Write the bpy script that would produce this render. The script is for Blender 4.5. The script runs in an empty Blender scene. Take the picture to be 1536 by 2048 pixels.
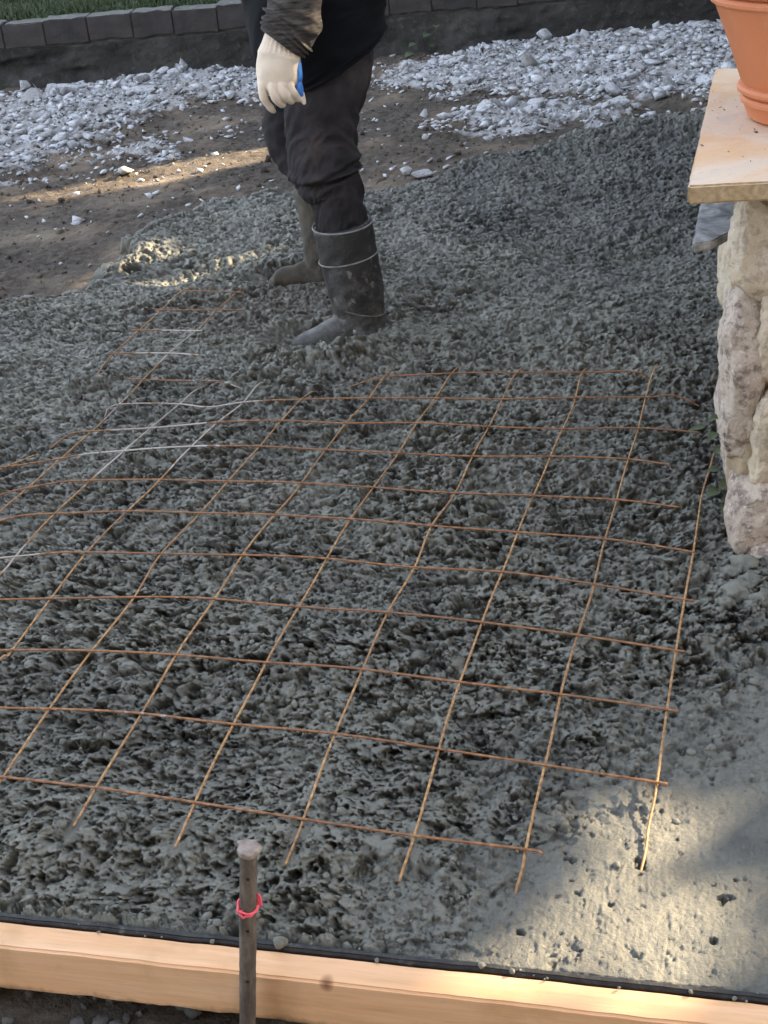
import bpy, bmesh, math, random
import numpy as np
from mathutils import Vector, Matrix

# ------------------------------------------------------------------ camera, sky, sun, exposure
SC = bpy.context.scene
COL = SC.collection
PITCH, ROLL, CZ, FPX = 0.4925453, -0.0870039, 1.125959, 2550.0     # slab surface is z = 0, metres
cp, sp, cr, sr = math.cos(PITCH), math.sin(PITCH), math.cos(ROLL), math.sin(ROLL)
UP0 = Vector((0, sp, cp))
RIGHT = Vector((cr, 0, 0)) + sr*UP0
UPV = Vector((-sr, 0, 0)) + cr*UP0
FWD = Vector((0, cp, -sp))
cam_d = bpy.data.cameras.new('camera'); cam = bpy.data.objects.new('camera', cam_d); COL.objects.link(cam)
cam.matrix_world = Matrix(((RIGHT.x, UPV.x, -FWD.x, 0), (RIGHT.y, UPV.y, -FWD.y, 0), (RIGHT.z, UPV.z, -FWD.z, CZ), (0, 0, 0, 1)))
cam_d.sensor_fit = 'VERTICAL'; cam_d.sensor_height = 24.0; cam_d.lens = 24.0*FPX/2048
cam_d.clip_start = 0.05; cam_d.clip_end = 500
SC.camera = cam

SUN_AZ = math.atan2(0.91, 0.41)        # clockwise from +Y
SUN_EL = math.radians(25)
SUNV = Vector((math.sin(SUN_AZ)*math.cos(SUN_EL), math.cos(SUN_AZ)*math.cos(SUN_EL), math.sin(SUN_EL)))
W = bpy.data.worlds.new('World'); SC.world = W; W.use_nodes = True
wn = W.node_tree.nodes; wl = W.node_tree.links
sky = wn.new('ShaderNodeTexSky'); sky.sky_type = 'NISHITA'; sky.sun_disc = False
sky.sun_elevation = SUN_EL; sky.sun_rotation = SUN_AZ
sky.air_density = 1.0; sky.dust_density = 1.6; sky.ozone_density = 1.0
hz = wn.new('ShaderNodeHueSaturation'); hz.inputs['Saturation'].default_value = .46      # sky blue desaturated to keep the shade neutral
wl.new(sky.outputs[0], hz.inputs['Color']); wl.new(hz.outputs[0], wn['Background'].inputs[0]); wn['Background'].inputs[1].default_value = 0.14
sd = bpy.data.lights.new('sun', 'SUN'); so = bpy.data.objects.new('sun', sd); COL.objects.link(so)
sd.energy = 5.0; sd.angle = math.radians(0.5); sd.color = (1.0, 0.79, 0.52)
so.rotation_euler = (-SUNV).to_track_quat('-Z', 'Y').to_euler(); so.location = SUNV*30
SC.view_settings.view_transform = 'Standard'; SC.view_settings.look = 'None'
SC.view_settings.exposure = 2.55; SC.view_settings.gamma = 1.0
SC.render.engine = 'CYCLES'

rng = np.random.default_rng(7)
random.seed(7)

# ------------------------------------------------------------------ measuring helpers (photo pixels -> metres)
def ray(x, y):
    r2 = (x-768)/FPX; u2 = -(y-1024)/FPX
    return FWD + r2*RIGHT + u2*UPV
def gp(x, y, z=0.0):
    d = ray(x, y); t = (z-CZ)/d.z
    return Vector((0, 0, CZ)) + t*d
def at(x, y, Y):
    d = ray(x, y)
    return Vector((0, 0, CZ)) + d*(Y/d.y)
def mpp(x, y, Y):            # metres per photo pixel at depth Y
    d = ray(x, y); return (Y/d.y)/FPX
LEAN = UPV.copy(); LEAN.y = 0; LEAN.normalize()   # plumb direction (slab has a slight cross fall)

# ------------------------------------------------------------------ numpy noise
def _h(ix, iy, iz, seed):
    n = (ix.astype(np.int64)*374761393 + iy.astype(np.int64)*668265263 + iz*2147483647 + seed*1274126177) & 0xffffffff
    n = ((n ^ (n >> 13))*1274126177) & 0xffffffff
    n = ((n ^ (n >> 16))*2246822519) & 0xffffffff
    n = n ^ (n >> 15)
    return n
def rnd(ix, iy, seed, iz=0):
    return _h(ix, iy, iz, seed).astype(np.float64)/4294967295.0
def perlin(x, y, seed=0):
    xi = np.floor(x); yi = np.floor(y); fx = x-xi; fy = y-yi
    u = fx*fx*fx*(fx*(fx*6-15)+10); v = fy*fy*fy*(fy*(fy*6-15)+10)
    def g(ax, ay):
        a = rnd(xi+ax, yi+ay, seed)*2*np.pi
        return np.cos(a)*(fx-ax) + np.sin(a)*(fy-ay)
    a = g(0, 0); b = g(1, 0); c = g(0, 1); d = g(1, 1)
    return ((a+(b-a)*u) + ((c+(d-c)*u)-(a+(b-a)*u))*v)*1.5
def fbm(x, y, o=4, seed=0, gain=.5):
    s = 0; a = 1; f = 1
    for k in range(o):
        s = s + a*perlin(x*f+k*17.3, y*f-k*9.1, seed+k); a *= gain; f *= 2.03
    return s
def worley(x, y, seed=0):
    xi = np.floor(x); yi = np.floor(y)
    F1 = np.full(x.shape, 9.0); F2 = np.full(x.shape, 9.0); R = np.zeros(x.shape)
    DX = np.zeros(x.shape); DY = np.zeros(x.shape)
    for ax in (-1, 0, 1):
        for ay in (-1, 0, 1):
            cx = xi+ax; cy = yi+ay
            dx = x-(cx+rnd(cx, cy, seed)); dy = y-(cy+rnd(cx, cy, seed+1))
            d = dx*dx+dy*dy
            m = d < F1
            F2 = np.where(m, F1, np.minimum(F2, d))
            F1 = np.where(m, d, F1)
            R = np.where(m, rnd(cx, cy, seed+2), R); DX = np.where(m, dx, DX); DY = np.where(m, dy, DY)
    return np.sqrt(F1), np.sqrt(F2), R, DX, DY
def perlin3(x, y, z, seed=0):
    return (perlin(x+z*.71, y-z*.53, seed)+perlin(y+x*.37+11, z-x*.61, seed+5)+perlin(z+y*.43, x+31-y*.47, seed+9))*.6
def sstep(a, b, x):
    t = np.clip((x-a)/(b-a), 0, 1); return t*t*(3-2*t)
def poly_in(px, py, P):
    ins = np.zeros(np.shape(px), bool); n = len(P)
    for i in range(n):
        x0, y0 = P[i][0], P[i][1]; x1, y1 = P[(i+1) % n][0], P[(i+1) % n][1]
        c = ((y0 > py) != (y1 > py)) & (px < (x1-x0)*(py-y0)/((y1-y0) if y1 != y0 else 1e-9)+x0)
        ins ^= c
    return ins
def poly_sd(px, py, P):      # signed distance, positive inside
    d = np.full(np.shape(px), 1e9); n = len(P)
    for i in range(n):
        ax, ay = P[i][0], P[i][1]; bx, by = P[(i+1) % n][0], P[(i+1) % n][1]
        ex, ey = bx-ax, by-ay
        t = np.clip(((px-ax)*ex+(py-ay)*ey)/(ex*ex+ey*ey+1e-12), 0, 1)
        d = np.minimum(d, (px-ax-t*ex)**2+(py-ay-t*ey)**2)
    d = np.sqrt(d)
    return np.where(poly_in(px, py, P), d, -d)

# ------------------------------------------------------------------ object helpers
def link(name, me, m=None, parent=None, smooth=True):
    o = bpy.data.objects.new(name, me); COL.objects.link(o)
    if m is not None and len(me.materials) == 0: me.materials.append(m)
    if parent is not None: o.parent = parent
    if smooth and len(me.polygons):
        me.polygons.foreach_set('use_smooth', [True]*len(me.polygons))
        if smooth == 'sharp': me.set_sharp_from_angle(angle=math.radians(32))
    return o
def mesh_np(name, V, F):
    V = np.asarray(V, dtype=np.float32); F = np.asarray(F, dtype=np.int32)
    me = bpy.data.meshes.new(name)
    k = F.shape[1]
    me.vertices.add(len(V)); me.vertices.foreach_set('co', V.ravel())
    me.loops.add(F.size); me.loops.foreach_set('vertex_index', F.ravel())
    me.polygons.add(len(F)); me.polygons.foreach_set('loop_start', np.arange(0, F.size, k, dtype=np.int32))
    me.update(calc_edges=True); me.validate(); return me
def grid_faces(nr, nc, wrap=False):
    i = np.arange(nr-1)[:, None]; j = np.arange(nc if wrap else nc-1)[None, :]
    j2 = (j+1) % nc
    return np.stack([i*nc+j+0*j2, i*nc+j2, (i+1)*nc+j2, (i+1)*nc+j+0*j2], -1).reshape(-1, 4)
def attr(me, name, vals):
    a = me.attributes.new(name, 'FLOAT', 'POINT'); a.data.foreach_set('value', np.asarray(vals, np.float32).ravel())
def empty(name, loc, label, cat, group=None):
    o = bpy.data.objects.new(name, None); COL.objects.link(o); o.location = loc; o.empty_display_size = .05
    return tag(o, label, cat, group)
def tag(o, label=None, cat=None, group=None, kind=None):
    if label: o['label'] = label
    if cat: o['category'] = cat
    if group: o['group'] = group
    if kind: o['kind'] = kind
    return o
def child(name, me, m, parent, smooth=True):     # mesh given in world metres, parented to an unrotated empty
    if isinstance(me, bpy.types.Mesh):
        off = parent.location if parent.type == 'EMPTY' else Vector((0, 0, 0))
        me.transform(Matrix.Translation(-off))
    return link(name, me, m, parent, smooth)
def catmull(P, n):
    P = np.asarray(P, float); k = len(P)
    Q = np.vstack([2*P[0]-P[1], P, 2*P[-1]-P[-2]])
    t = np.linspace(0, k-1-1e-9, n); i = t.astype(int); f = (t-i)[:, None]
    a, b, c, d = Q[i], Q[i+1], Q[i+2], Q[i+3]
    return .5*((2*b)+(-a+c)*f+(2*a-5*b+4*c-d)*f*f+(-a+3*b-3*c+d)*f**3)
def loft(name, pts, nr=40, nc=24, disp=None, capped=True, udir=(1, 0, 0)):
    """pts rows: x,y,z,ru,rv ; rings perpendicular to the path, u axis towards udir"""
    A = catmull(pts, nr); C = A[:, :3]
    T = np.gradient(C, axis=0); T /= np.linalg.norm(T, axis=1)[:, None]
    U = np.asarray(udir, float)[None, :]-T*(T@np.asarray(udir, float))[:, None]; U /= np.linalg.norm(U, axis=1)[:, None]
    Vv = np.cross(T, U)
    th = np.linspace(0, 2*np.pi, nc, endpoint=False)
    s = np.linspace(0, 1, nr)
    TH, S = np.meshgrid(th, s)
    D = disp(TH, S) if disp is not None else np.zeros_like(TH)
    ru = np.abs(A[:, 3])[:, None]+D; rv = np.abs(A[:, 4])[:, None]+D
    V = C[:, None, :]+(np.cos(TH)*ru)[..., None]*U[:, None, :]+(np.sin(TH)*rv)[..., None]*Vv[:, None, :]
    V = V.reshape(-1, 3); F = grid_faces(nr, nc, True).tolist()
    V = V.tolist()
    if capped:
        a = len(V); V.append(C[0].tolist()); V.append(C[-1].tolist())
        for j in range(nc):
            F.append((a, (j+1) % nc, j)); F.append((a+1, (nr-1)*nc+j, (nr-1)*nc+(j+1) % nc))
    me = bpy.data.meshes.new(name); me.from_pydata(V, [], F); me.update(); return me
def join_meshes(name, mes):
    bm = bmesh.new()
    for m in mes: bm.from_mesh(m)
    me = bpy.data.meshes.new(name); bm.to_mesh(me); bm.free(); return me
def box_me(name, p0, p1, bev=0.0, seg=2):
    bm = bmesh.new(); bmesh.ops.create_cube(bm, size=1)
    for v in bm.verts:
        v.co = Vector([(p0[k]+p1[k])/2+v.co[k]*(p1[k]-p0[k]) for k in range(3)])
    if bev: bmesh.ops.bevel(bm, geom=bm.edges[:], offset=bev, segments=seg, affect='EDGES')
    me = bpy.data.meshes.new(name); bm.to_mesh(me); bm.free(); return me
def hull_me(name, n, sx, sy, sz, seed, rounder=.0):
    r = np.random.default_rng(seed); p = r.normal(size=(n, 3)); p /= np.linalg.norm(p, axis=1)[:, None]
    p *= (1-rounder*0)*r.uniform(.72, 1.0, (n, 1)); p *= np.array([sx, sy, sz])
    bm = bmesh.new(); vs = [bm.verts.new(q) for q in p]
    g = bmesh.ops.convex_hull(bm, input=vs)
    bmesh.ops.delete(bm, geom=[e for e in g['geom_interior'] if isinstance(e, bmesh.types.BMVert)], context='VERTS')
    bmesh.ops.triangulate(bm, faces=bm.faces[:])
    me = bpy.data.meshes.new(name); bm.to_mesh(me); bm.free(); return me
def me_arrays(me):
    V = np.zeros(len(me.vertices)*3); me.vertices.foreach_get('co', V); V = V.reshape(-1, 3)
    F = np.array([list(p.vertices) for p in me.polygons], dtype=np.int64); return V, F
def scatter(name, protos, pos, scl, m, smooth=False, flat=.6, tilt=.5):
    """many small pieces joined in one mesh"""
    Vs = []; Fs = []; n0 = 0
    arr = [me_arrays(p) for p in protos]
    for k in range(len(pos)):
        V, F = arr[k % len(arr)]
        a, b, c = rng.uniform(0, 6.283), rng.normal(0, tilt), rng.normal(0, tilt)
        R = np.array(Matrix.Rotation(a, 3, 'Z') @ Matrix.Rotation(b, 3, 'X') @ Matrix.Rotation(c, 3, 'Y'))
        Vs.append((V*scl[k])@R.T+pos[k]); Fs.append(F+n0); n0 += len(V)
    me = mesh_np(name, np.concatenate(Vs), np.concatenate(Fs))
    return link(name, me, m, None, smooth)

# ------------------------------------------------------------------ materials
def M(name):
    m = bpy.data.materials.new(name); m.use_nodes = True
    nt = m.node_tree; b = nt.nodes['Principled BSDF']; return m, nt, b
def nd(nt, t, ins=None, **kw):
    n = nt.nodes.new(t)
    for k, v in kw.items(): setattr(n, k, v)
    if ins:
        for k, v in ins.items():
            if isinstance(v, bpy.types.NodeSocket): nt.links.new(v, n.inputs[k])
            else: n.inputs[k].default_value = v
    return n
def ramp(nt, fac, stops, interp='LINEAR'):
    n = nt.nodes.new('ShaderNodeValToRGB'); n.color_ramp.interpolation = interp
    e = n.color_ramp.elements
    while len(e) > 1: e.remove(e[-1])
    e[0].position = stops[0][0]; e[0].color = (*stops[0][1], 1) if len(stops[0][1]) == 3 else stops[0][1]
    for p, c in stops[1:]:
        q = e.new(p); q.color = (*c, 1)
    nt.links.new(fac, n.inputs[0]); return n.outputs[0]
def gray(a): return (a, a, a)
def coords(nt, scale=(1, 1, 1), kind='Object', rot=(0, 0, 0)):
    t = nd(nt, 'ShaderNodeTexCoord')
    return nd(nt, 'ShaderNodeMapping', {'Vector': t.outputs[kind], 'Scale': scale, 'Rotation': rot}).outputs[0]
def noise(nt, vec, scale, detail=4, rough=.55, dist=0.0):
    return nd(nt, 'ShaderNodeTexNoise', {'Vector': vec, 'Scale': scale, 'Detail': detail, 'Roughness': rough, 'Distortion': dist}).outputs['Fac']
def mix(nt, fac, a, b, mode='MIX'):
    n = nd(nt, 'ShaderNodeMix', data_type='RGBA', blend_type=mode)
    if isinstance(fac, bpy.types.NodeSocket): nt.links.new(fac, n.inputs[0])
    else: n.inputs[0].default_value = fac
    for i, v in ((6, a), (7, b)):
        if isinstance(v, bpy.types.NodeSocket): nt.links.new(v, n.inputs[i])
        else: n.inputs[i].default_value = (*v, 1)
    return n.outputs[2]
def bump(nt, b, h, strength=.5, dist=.01, prev=None):
    n = nd(nt, 'ShaderNodeBump', {'Height': h, 'Strength': strength, 'Distance': dist})
    if prev is not None: nt.links.new(prev, n.inputs['Normal'])
    nt.links.new(n.outputs[0], b.inputs['Normal']); return n.outputs[0]
def setc(nt, b, c, r=None):
    if isinstance(c, bpy.types.NodeSocket): nt.links.new(c, b.inputs['Base Color'])
    else: b.inputs['Base Color'].default_value = (*c, 1)
    if r is not None:
        if isinstance(r, bpy.types.NodeSocket): nt.links.new(r, b.inputs['Roughness'])
        else: b.inputs['Roughness'].default_value = r
def simple(name, c1, c2, scale, rough, bs=0.3, bscale=None, bd=.004, stretch=(1, 1, 1), detail=5):
    m, nt, b = M(name); v = coords(nt, stretch)
    n = noise(nt, v, scale, detail)
    setc(nt, b, ramp(nt, n, [(.3, c1), (.7, c2)]), rough)
    bump(nt, b, noise(nt, v, bscale or scale*4, 5), bs, bd); return m

# fresh concrete
m_conc, nt, b = M('fresh_concrete'); v = coords(nt)
n1 = noise(nt, v, 3.2, 5, .6); n2 = noise(nt, v, 90, 4, .6); n3 = noise(nt, v, 22, 4)
c = ramp(nt, n1, [(.30, (.190, .192, .168)), (.72, (.268, .265, .222))])
c = mix(nt, ramp(nt, n2, [(.35, gray(0)), (.7, gray(1))]), mix(nt, .28, c, (.03, .035, .04), 'MIX'), c)
c = mix(nt, ramp(nt, n3, [(.62, gray(0)), (.8, gray(.45))]), c, (.16, .13, .10))
mud = nd(nt, 'ShaderNodeAttribute', attribute_name='mud').outputs['Fac']
c = mix(nt, mud, c, (.115, .092, .070))
wet = nd(nt, 'ShaderNodeAttribute', attribute_name='wet').outputs['Fac']  # wet paste, plus shade painted into the colour at far right
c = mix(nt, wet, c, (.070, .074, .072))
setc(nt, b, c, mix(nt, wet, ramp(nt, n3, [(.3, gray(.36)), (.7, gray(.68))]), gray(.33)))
b.inputs['Specular IOR Level'].default_value = .45
p = bump(nt, b, noise(nt, v, 200, 6, .7), .8, .006)
bump(nt, b, noise(nt, v, 750, 4, .65), .6, .002, p)

# dirt
m_dirt, nt, b = M('packed_dirt'); v = coords(nt)
n1 = noise(nt, v, 2.0, 6, .6); n2 = noise(nt, v, 40, 5, .65); n3 = noise(nt, v, 130, 4, .6)
c = ramp(nt, n1, [(.30, (.020, .015, .011)), (.50, (.052, .039, .028)), (.66, (.185, .145, .105))])
c = mix(nt, ramp(nt, n2, [(.42, gray(0)), (.75, gray(.6))]), c, (.165, .138, .112))
du = nd(nt, 'ShaderNodeAttribute', attribute_name='dust').outputs['Fac']
sum_ = nd(nt, 'ShaderNodeMath', {0: du, 1: noise(nt, v, 28, 6, .7)}, operation='MULTIPLY').outputs[0]
c = mix(nt, ramp(nt, sum_, [(.30, gray(0)), (.52, gray(.85))]), c, (.44, .44, .45))
setc(nt, b, c, .9)
p = bump(nt, b, n2, .6, .02); bump(nt, b, n3, .6, .008, p)

# pale broken stone
def stone_mat(name, a, b_, dirt=(.10, .08, .06)):
    m, nt, b = M(name); v = coords(nt)
    oi = nd(nt, 'ShaderNodeObjectInfo').outputs['Random']
    n1 = noise(nt, v, 30, 5); n2 = noise(nt, v, 7, 3)
    c = ramp(nt, n1, [(.3, a), (.7, b_)])
    c = mix(nt, ramp(nt, n2, [(.5, gray(0)), (.68, gray(.75))]), c, dirt)
    c = mix(nt, ramp(nt, oi, [(.0, gray(.8)), (.6, gray(0))]), c, (.20, .19, .185))
    setc(nt, b, c, .9); bump(nt, b, noise(nt, v, 160, 5, .65), .5, .006); return m
m_rub = stone_mat('broken_limestone', (.36, .37, .395), (.60, .61, .64))
m_chip = stone_mat('limestone_chips', (.30, .31, .335), (.62, .63, .66))
m_grav = simple('dark_gravel', (.035, .033, .032), (.13, .125, .12), 25, .85, .5, 120)
m_wall = None
m_wall, nt, b = M('old_wall_concrete'); v = coords(nt)
n1 = noise(nt, v, 2.6, 6, .65); n2 = noise(nt, v, 30, 5, .65)
c = ramp(nt, n1, [(.3, (.011, .010, .009)), (.52, (.030, .028, .026)), (.74, (.075, .071, .067))])
c = mix(nt, ramp(nt, n2, [(.55, gray(0)), (.75, gray(.6))]), c, (.11, .105, .10))
c = mix(nt, ramp(nt, noise(nt, v, 5, 5), [(.6, gray(0)), (.72, gray(.6))]), c, (.022, .026, .016))
setc(nt, b, c, .92); p = bump(nt, b, n2, .6, .02); bump(nt, b, noise(nt, v, 140, 4), .5, .006, p)
m_brick, nt, b = M('coping_brick'); v = coords(nt)
oi = nd(nt, 'ShaderNodeObjectInfo').outputs['Random']
c = ramp(nt, noise(nt, v, 9, 6, .65), [(.3, (.019, .017, .017)), (.7, (.050, .043, .042))])
c = mix(nt, ramp(nt, oi, [(0, gray(0)), (1, gray(.5))]), c, (.055, .048, .046))
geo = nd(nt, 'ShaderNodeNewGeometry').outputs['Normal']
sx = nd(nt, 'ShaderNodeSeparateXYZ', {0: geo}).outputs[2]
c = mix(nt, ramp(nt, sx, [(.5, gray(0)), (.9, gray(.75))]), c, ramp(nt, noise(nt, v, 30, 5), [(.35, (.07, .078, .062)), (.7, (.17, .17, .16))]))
setc(nt, b, c, .88); p = bump(nt, b, noise(nt, v, 40, 5, .65), .5, .012); bump(nt, b, noise(nt, v, 200, 4), .4, .003, p)
m_mortar = simple('mortar', (.055, .052, .05), (.11, .105, .10), 30, .95, .5, 140)
m_lawn = simple('lawn_soil', (.012, .020, .006), (.035, .050, .014), 8, .95, .6, 60, .02)
m_grass, nt, b = M('grass_blade'); v = coords(nt)
setc(nt, b, ramp(nt, noise(nt, v, 3.5, 5, .65), [(.3, (.012, .028, .005)), (.5, (.026, .050, .010)), (.68, (.075, .068, .028))]), .6)

# wood
m_wood, nt, b = M('pine_lumber'); v = coords(nt, (1.0, 14, 14)); v2 = coords(nt, (1, 1, 1)); v3 = coords(nt, (1.6, 30, 30))
g1 = noise(nt, v, 2.2, 5, .6, .6); g2 = noise(nt, v3, 9, 4, .6)
wv = nd(nt, 'ShaderNodeTexWave', {'Vector': coords(nt, (.35, 6, 6)), 'Scale': 2.2, 'Distortion': 7, 'Detail': 3, 'Detail Scale': .8}, wave_type='RINGS').outputs['Fac']
c = ramp(nt, g1, [(.30, (.64, .36, .185)), (.52, (.73, .445, .255)), (.75, (.79, .53, .345))])
c = mix(nt, ramp(nt, wv, [(.45, gray(0)), (.9, gray(.22))]), c, (.55, .33, .17))
c = mix(nt, ramp(nt, g2, [(.50, gray(0)), (.72, gray(.34))]), c, (.46, .26, .13))
st = noise(nt, v2, 6.5, 5, .6)
c = mix(nt, ramp(nt, st, [(.54, gray(0)), (.72, gray(.6))]), c, (.44, .26, .12))
ob = nd(nt, 'ShaderNodeSeparateXYZ', {0: nd(nt, 'ShaderNodeTexCoord').outputs['Object']}).outputs[2]
edge = nd(nt, 'ShaderNodeMath', {0: ob, 1: nd(nt, 'ShaderNodeMath', {0: noise(nt, v2, 22, 5, .7), 1: .035}, operation='MULTIPLY').outputs[0]}, operation='SUBTRACT').outputs[0]
c = mix(nt, ramp(nt, nd(nt, 'ShaderNodeMath', {0: edge, 1: .092}, operation='ADD').outputs[0], [(.0, gray(.85)), (.012, gray(0))]), c, (.10, .062, .03))
for kx, ky, kz, kr in ((.031, 0, -.002, .006), (.36, -.02, -.02, .008), (-.52, -.02, -.035, .007)):
    dd = nd(nt, 'ShaderNodeVectorMath', {0: coords(nt, (.8, .55, .55)), 1: (kx*.8, ky*.55, kz*.55)}, operation='DISTANCE').outputs['Value']
    c = mix(nt, ramp(nt, dd, [(kr*.45, gray(.95)), (kr*.8, gray(.35)), (kr*1.3, gray(0))]), c, (.17, .065, .028))
c = mix(nt, ramp(nt, noise(nt, v2, 34, 6, .72), [(.66, gray(0)), (.72, gray(.55))]), c, (.36, .33, .28))
setc(nt, b, c, .62); bump(nt, b, g2, .3, .0014)
b.inputs['Specular IOR Level'].default_value = .3
m_black, nt, b = M('black_joint_filler'); v = coords(nt)
setc(nt, b, ramp(nt, noise(nt, v, 60, 5), [(.4, (.008, .008, .009)), (.62, (.022, .022, .023)), (.78, (.12, .12, .11))]), .55)
bump(nt, b, noise(nt, v, 220, 5), .5, .003)

# rusty wire
def wire_mat(name, c0, c1, c2):
    m, nt, b = M(name); v = coords(nt)
    n1 = noise(nt, v, 3.0, 3, .55); n2 = noise(nt, v, 120, 4)
    c = ramp(nt, n2, [(.3, c0), (.5, c1), (.72, c2)])
    sl = nd(nt, 'ShaderNodeAttribute', attribute_name='bare').outputs['Fac']
    slr = ramp(nt, nd(nt, 'ShaderNodeMath', {0: sl, 1: noise(nt, v, 55, 3)}, operation='ADD').outputs[0], [(.95, gray(0)), (1.2, gray(.9))])
    c = mix(nt, slr, c, (.50, .48, .45))
    c = mix(nt, ramp(nt, n1, [(.45, gray(0)), (.65, gray(.55))]), c, (.16, .085, .045))
    setc(nt, b, c, .6); bump(nt, b, noise(nt, v, 500, 3), .5, .001)
    return m
m_wire = wire_mat('rusty_wire', (.12, .050, .020), (.26, .112, .042), (.40, .205, .090))
m_wire2 = wire_mat('rusty_wire_light', (.17, .080, .029), (.36, .190, .072), (.54, .35, .17))
m_stake, nt, b = M('rusty_steel'); v = coords(nt)
c = ramp(nt, noise(nt, coords(nt, (1, 1, .4)), 60, 6, .65), [(.3, (.040, .030, .025)), (.5, (.105, .082, .066)), (.72, (.20, .165, .135))])
tz = nd(nt, 'ShaderNodeSeparateXYZ', {0: nd(nt, 'ShaderNodeTexCoord').outputs['Object']}).outputs[2]
splash = nd(nt, 'ShaderNodeMath', {0: nd(nt, 'ShaderNodeMath', {0: tz, 1: -4.0}, operation='MULTIPLY').outputs[0], 1: noise(nt, v, 38, 5)}, operation='ADD').outputs[0]
c = mix(nt, ramp(nt, splash, [(.45, gray(0)), (.75, gray(.85))]), c, (.24, .225, .19))
setc(nt, b, c, .7); b.inputs['Metallic'].default_value = .15; bump(nt, b, noise(nt, v, 220, 5), .5, .002)
m_head = simple('battered_steel', (.14, .10, .08), (.34, .29, .26), 70, .45, .4, 200, .002)
m_hole_shade = simple('hole_shade', (.006, .005, .004), (.012, .01, .008), 40, .9)
m_pink, nt, b = M('pink_string'); setc(nt, b, (.90, .12, .16), .6)
bump(nt, b, noise(nt, coords(nt), 900, 2), .5, .001)

# terracotta, cap stone, slate, pillar stones
m_terra, nt, b = M('terracotta'); v = coords(nt)
c = ramp(nt, noise(nt, v, 5, 5), [(.3, (.50, .170, .072)), (.7, (.60, .225, .105))])
c = mix(nt, ramp(nt, noise(nt, v, 60, 5), [(.6, gray(0)), (.85, gray(.35))]), c, (.42, .15, .07))
c = mix(nt, ramp(nt, noise(nt, coords(nt, (1, 1, .5)), 9, 6, .7), [(.54, gray(0)), (.74, gray(.32))]), c, (.68, .42, .30))
setc(nt, b, c, .62); bump(nt, b, noise(nt, v, 300, 4), .25, .0015)
m_cap, nt, b = M('sandstone_cap'); v = coords(nt)
c = ramp(nt, noise(nt, v, 2.6, 5, .6, .8), [(.28, (.50, .46, .42)), (.45, (.66, .54, .42)), (.58, (.66, .44, .26)), (.75, (.72, .60, .48))])
c = mix(nt, ramp(nt, noise(nt, v, 90, 4), [(.55, gray(0)), (.8, gray(.35))]), c, (.40, .30, .20))
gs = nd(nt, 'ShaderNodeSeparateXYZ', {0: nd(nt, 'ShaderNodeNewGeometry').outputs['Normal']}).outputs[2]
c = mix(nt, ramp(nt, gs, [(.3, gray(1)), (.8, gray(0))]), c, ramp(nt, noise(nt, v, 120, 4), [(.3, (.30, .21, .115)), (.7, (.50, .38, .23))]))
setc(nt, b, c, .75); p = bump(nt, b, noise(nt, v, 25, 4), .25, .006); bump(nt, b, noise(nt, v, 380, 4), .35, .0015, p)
m_slate, nt, b = M('grey_slate'); v = coords(nt, (1, 3, 6))
c = ramp(nt, noise(nt, coords(nt, (1, 1, 1), rot=(0, 0, .5)), 16, 6, .65, 2.0), [(.3, (.10, .105, .115)), (.5, (.30, .305, .32)), (.62, (.42, .42, .42)), (.72, (.70, .68, .65))])
setc(nt, b, c, .55); bump(nt, b, noise(nt, v, 14, 5, .6, 1.5), .6, .012)
def pillar_mat(name, cols, speck, sc=45):
    m, nt, b = M(name); v = coords(nt)
    c = ramp(nt, noise(nt, v, 5.5, 5, .6, .6), [(.25, cols[0]), (.5, cols[1]), (.75, cols[2])])
    c = mix(nt, ramp(nt, noise(nt, v, sc, 5, .7), [(.50, gray(0)), (.62, gray(speck))]), c, (.13, .10, .09))
    c = mix(nt, ramp(nt, noise(nt, v, sc*1.6, 4, .7), [(.58, gray(0)), (.70, gray(speck))]), c, (.66, .60, .55))
    setc(nt, b, c, .85); p = bump(nt, b, noise(nt, v, 28, 5, .6), .7, .015); bump(nt, b, noise(nt, v, 190, 5, .65), .5, .004, p); return m
m_gran = pillar_mat('pink_granite', [(.32, .25, .205), (.46, .385, .32), (.55, .475, .41)], .8)
m_tan = pillar_mat('tan_fieldstone', [(.36, .27, .175), (.52, .43, .32), (.58, .51, .42)], .40, 60)
m_pmort = simple('tan_mortar', (.22, .165, .105), (.42, .33, .22), 30, .95, .6, 120)

# clothing
def cloth(name, a, b_, sc, stretch=(1, 1, 1), rough=.9, dust=None, weave=700):
    m, nt, b = M(name); v = coords(nt, stretch)
    c = ramp(nt, noise(nt, v, sc, 5, .6), [(.3, a), (.7, b_)])
    if dust: c = mix(nt, ramp(nt, noise(nt, coords(nt), 9, 5, .65), [(.52, gray(0)), (.72, gray(.55))]), c, dust)
    setc(nt, b, c, rough); b.inputs['Sheen Weight'].default_value = .02; b.inputs['Specular IOR Level'].default_value = .15
    bump(nt, b, noise(nt, coords(nt), weave, 2), .5, .002 if weave < 500 else .001); return m
m_trou = cloth('charcoal_denim', (.0150, .0145, .0175), (.038, .033, .035), 14, dust=(.085, .066, .058))
m_vest = cloth('black_fleece', (.002, .0024, .004), (.0045, .0052, .008), 12)
m_shirt = cloth('heather_knit', (.014, .013, .014), (.115, .104, .098), 60, (.5, .5, 4.0))
m_glove = cloth('cream_knit_glove', (.70, .58, .46), (.82, .73, .62), 18, dust=(.46, .35, .25), weave=380)
m_blue, nt, b = M('blue_palm_coating'); setc(nt, b, ramp(nt, noise(nt, coords(nt), 60, 4), [(.3, (.03, .15, .50)), (.7, (.07, .28, .75))]), .5)
bump(nt, b, noise(nt, coords(nt), 240, 4), .5, .002)
m_navy, nt, b = M('worn_navy_coating'); setc(nt, b, (.012, .016, .035), .6)
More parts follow.
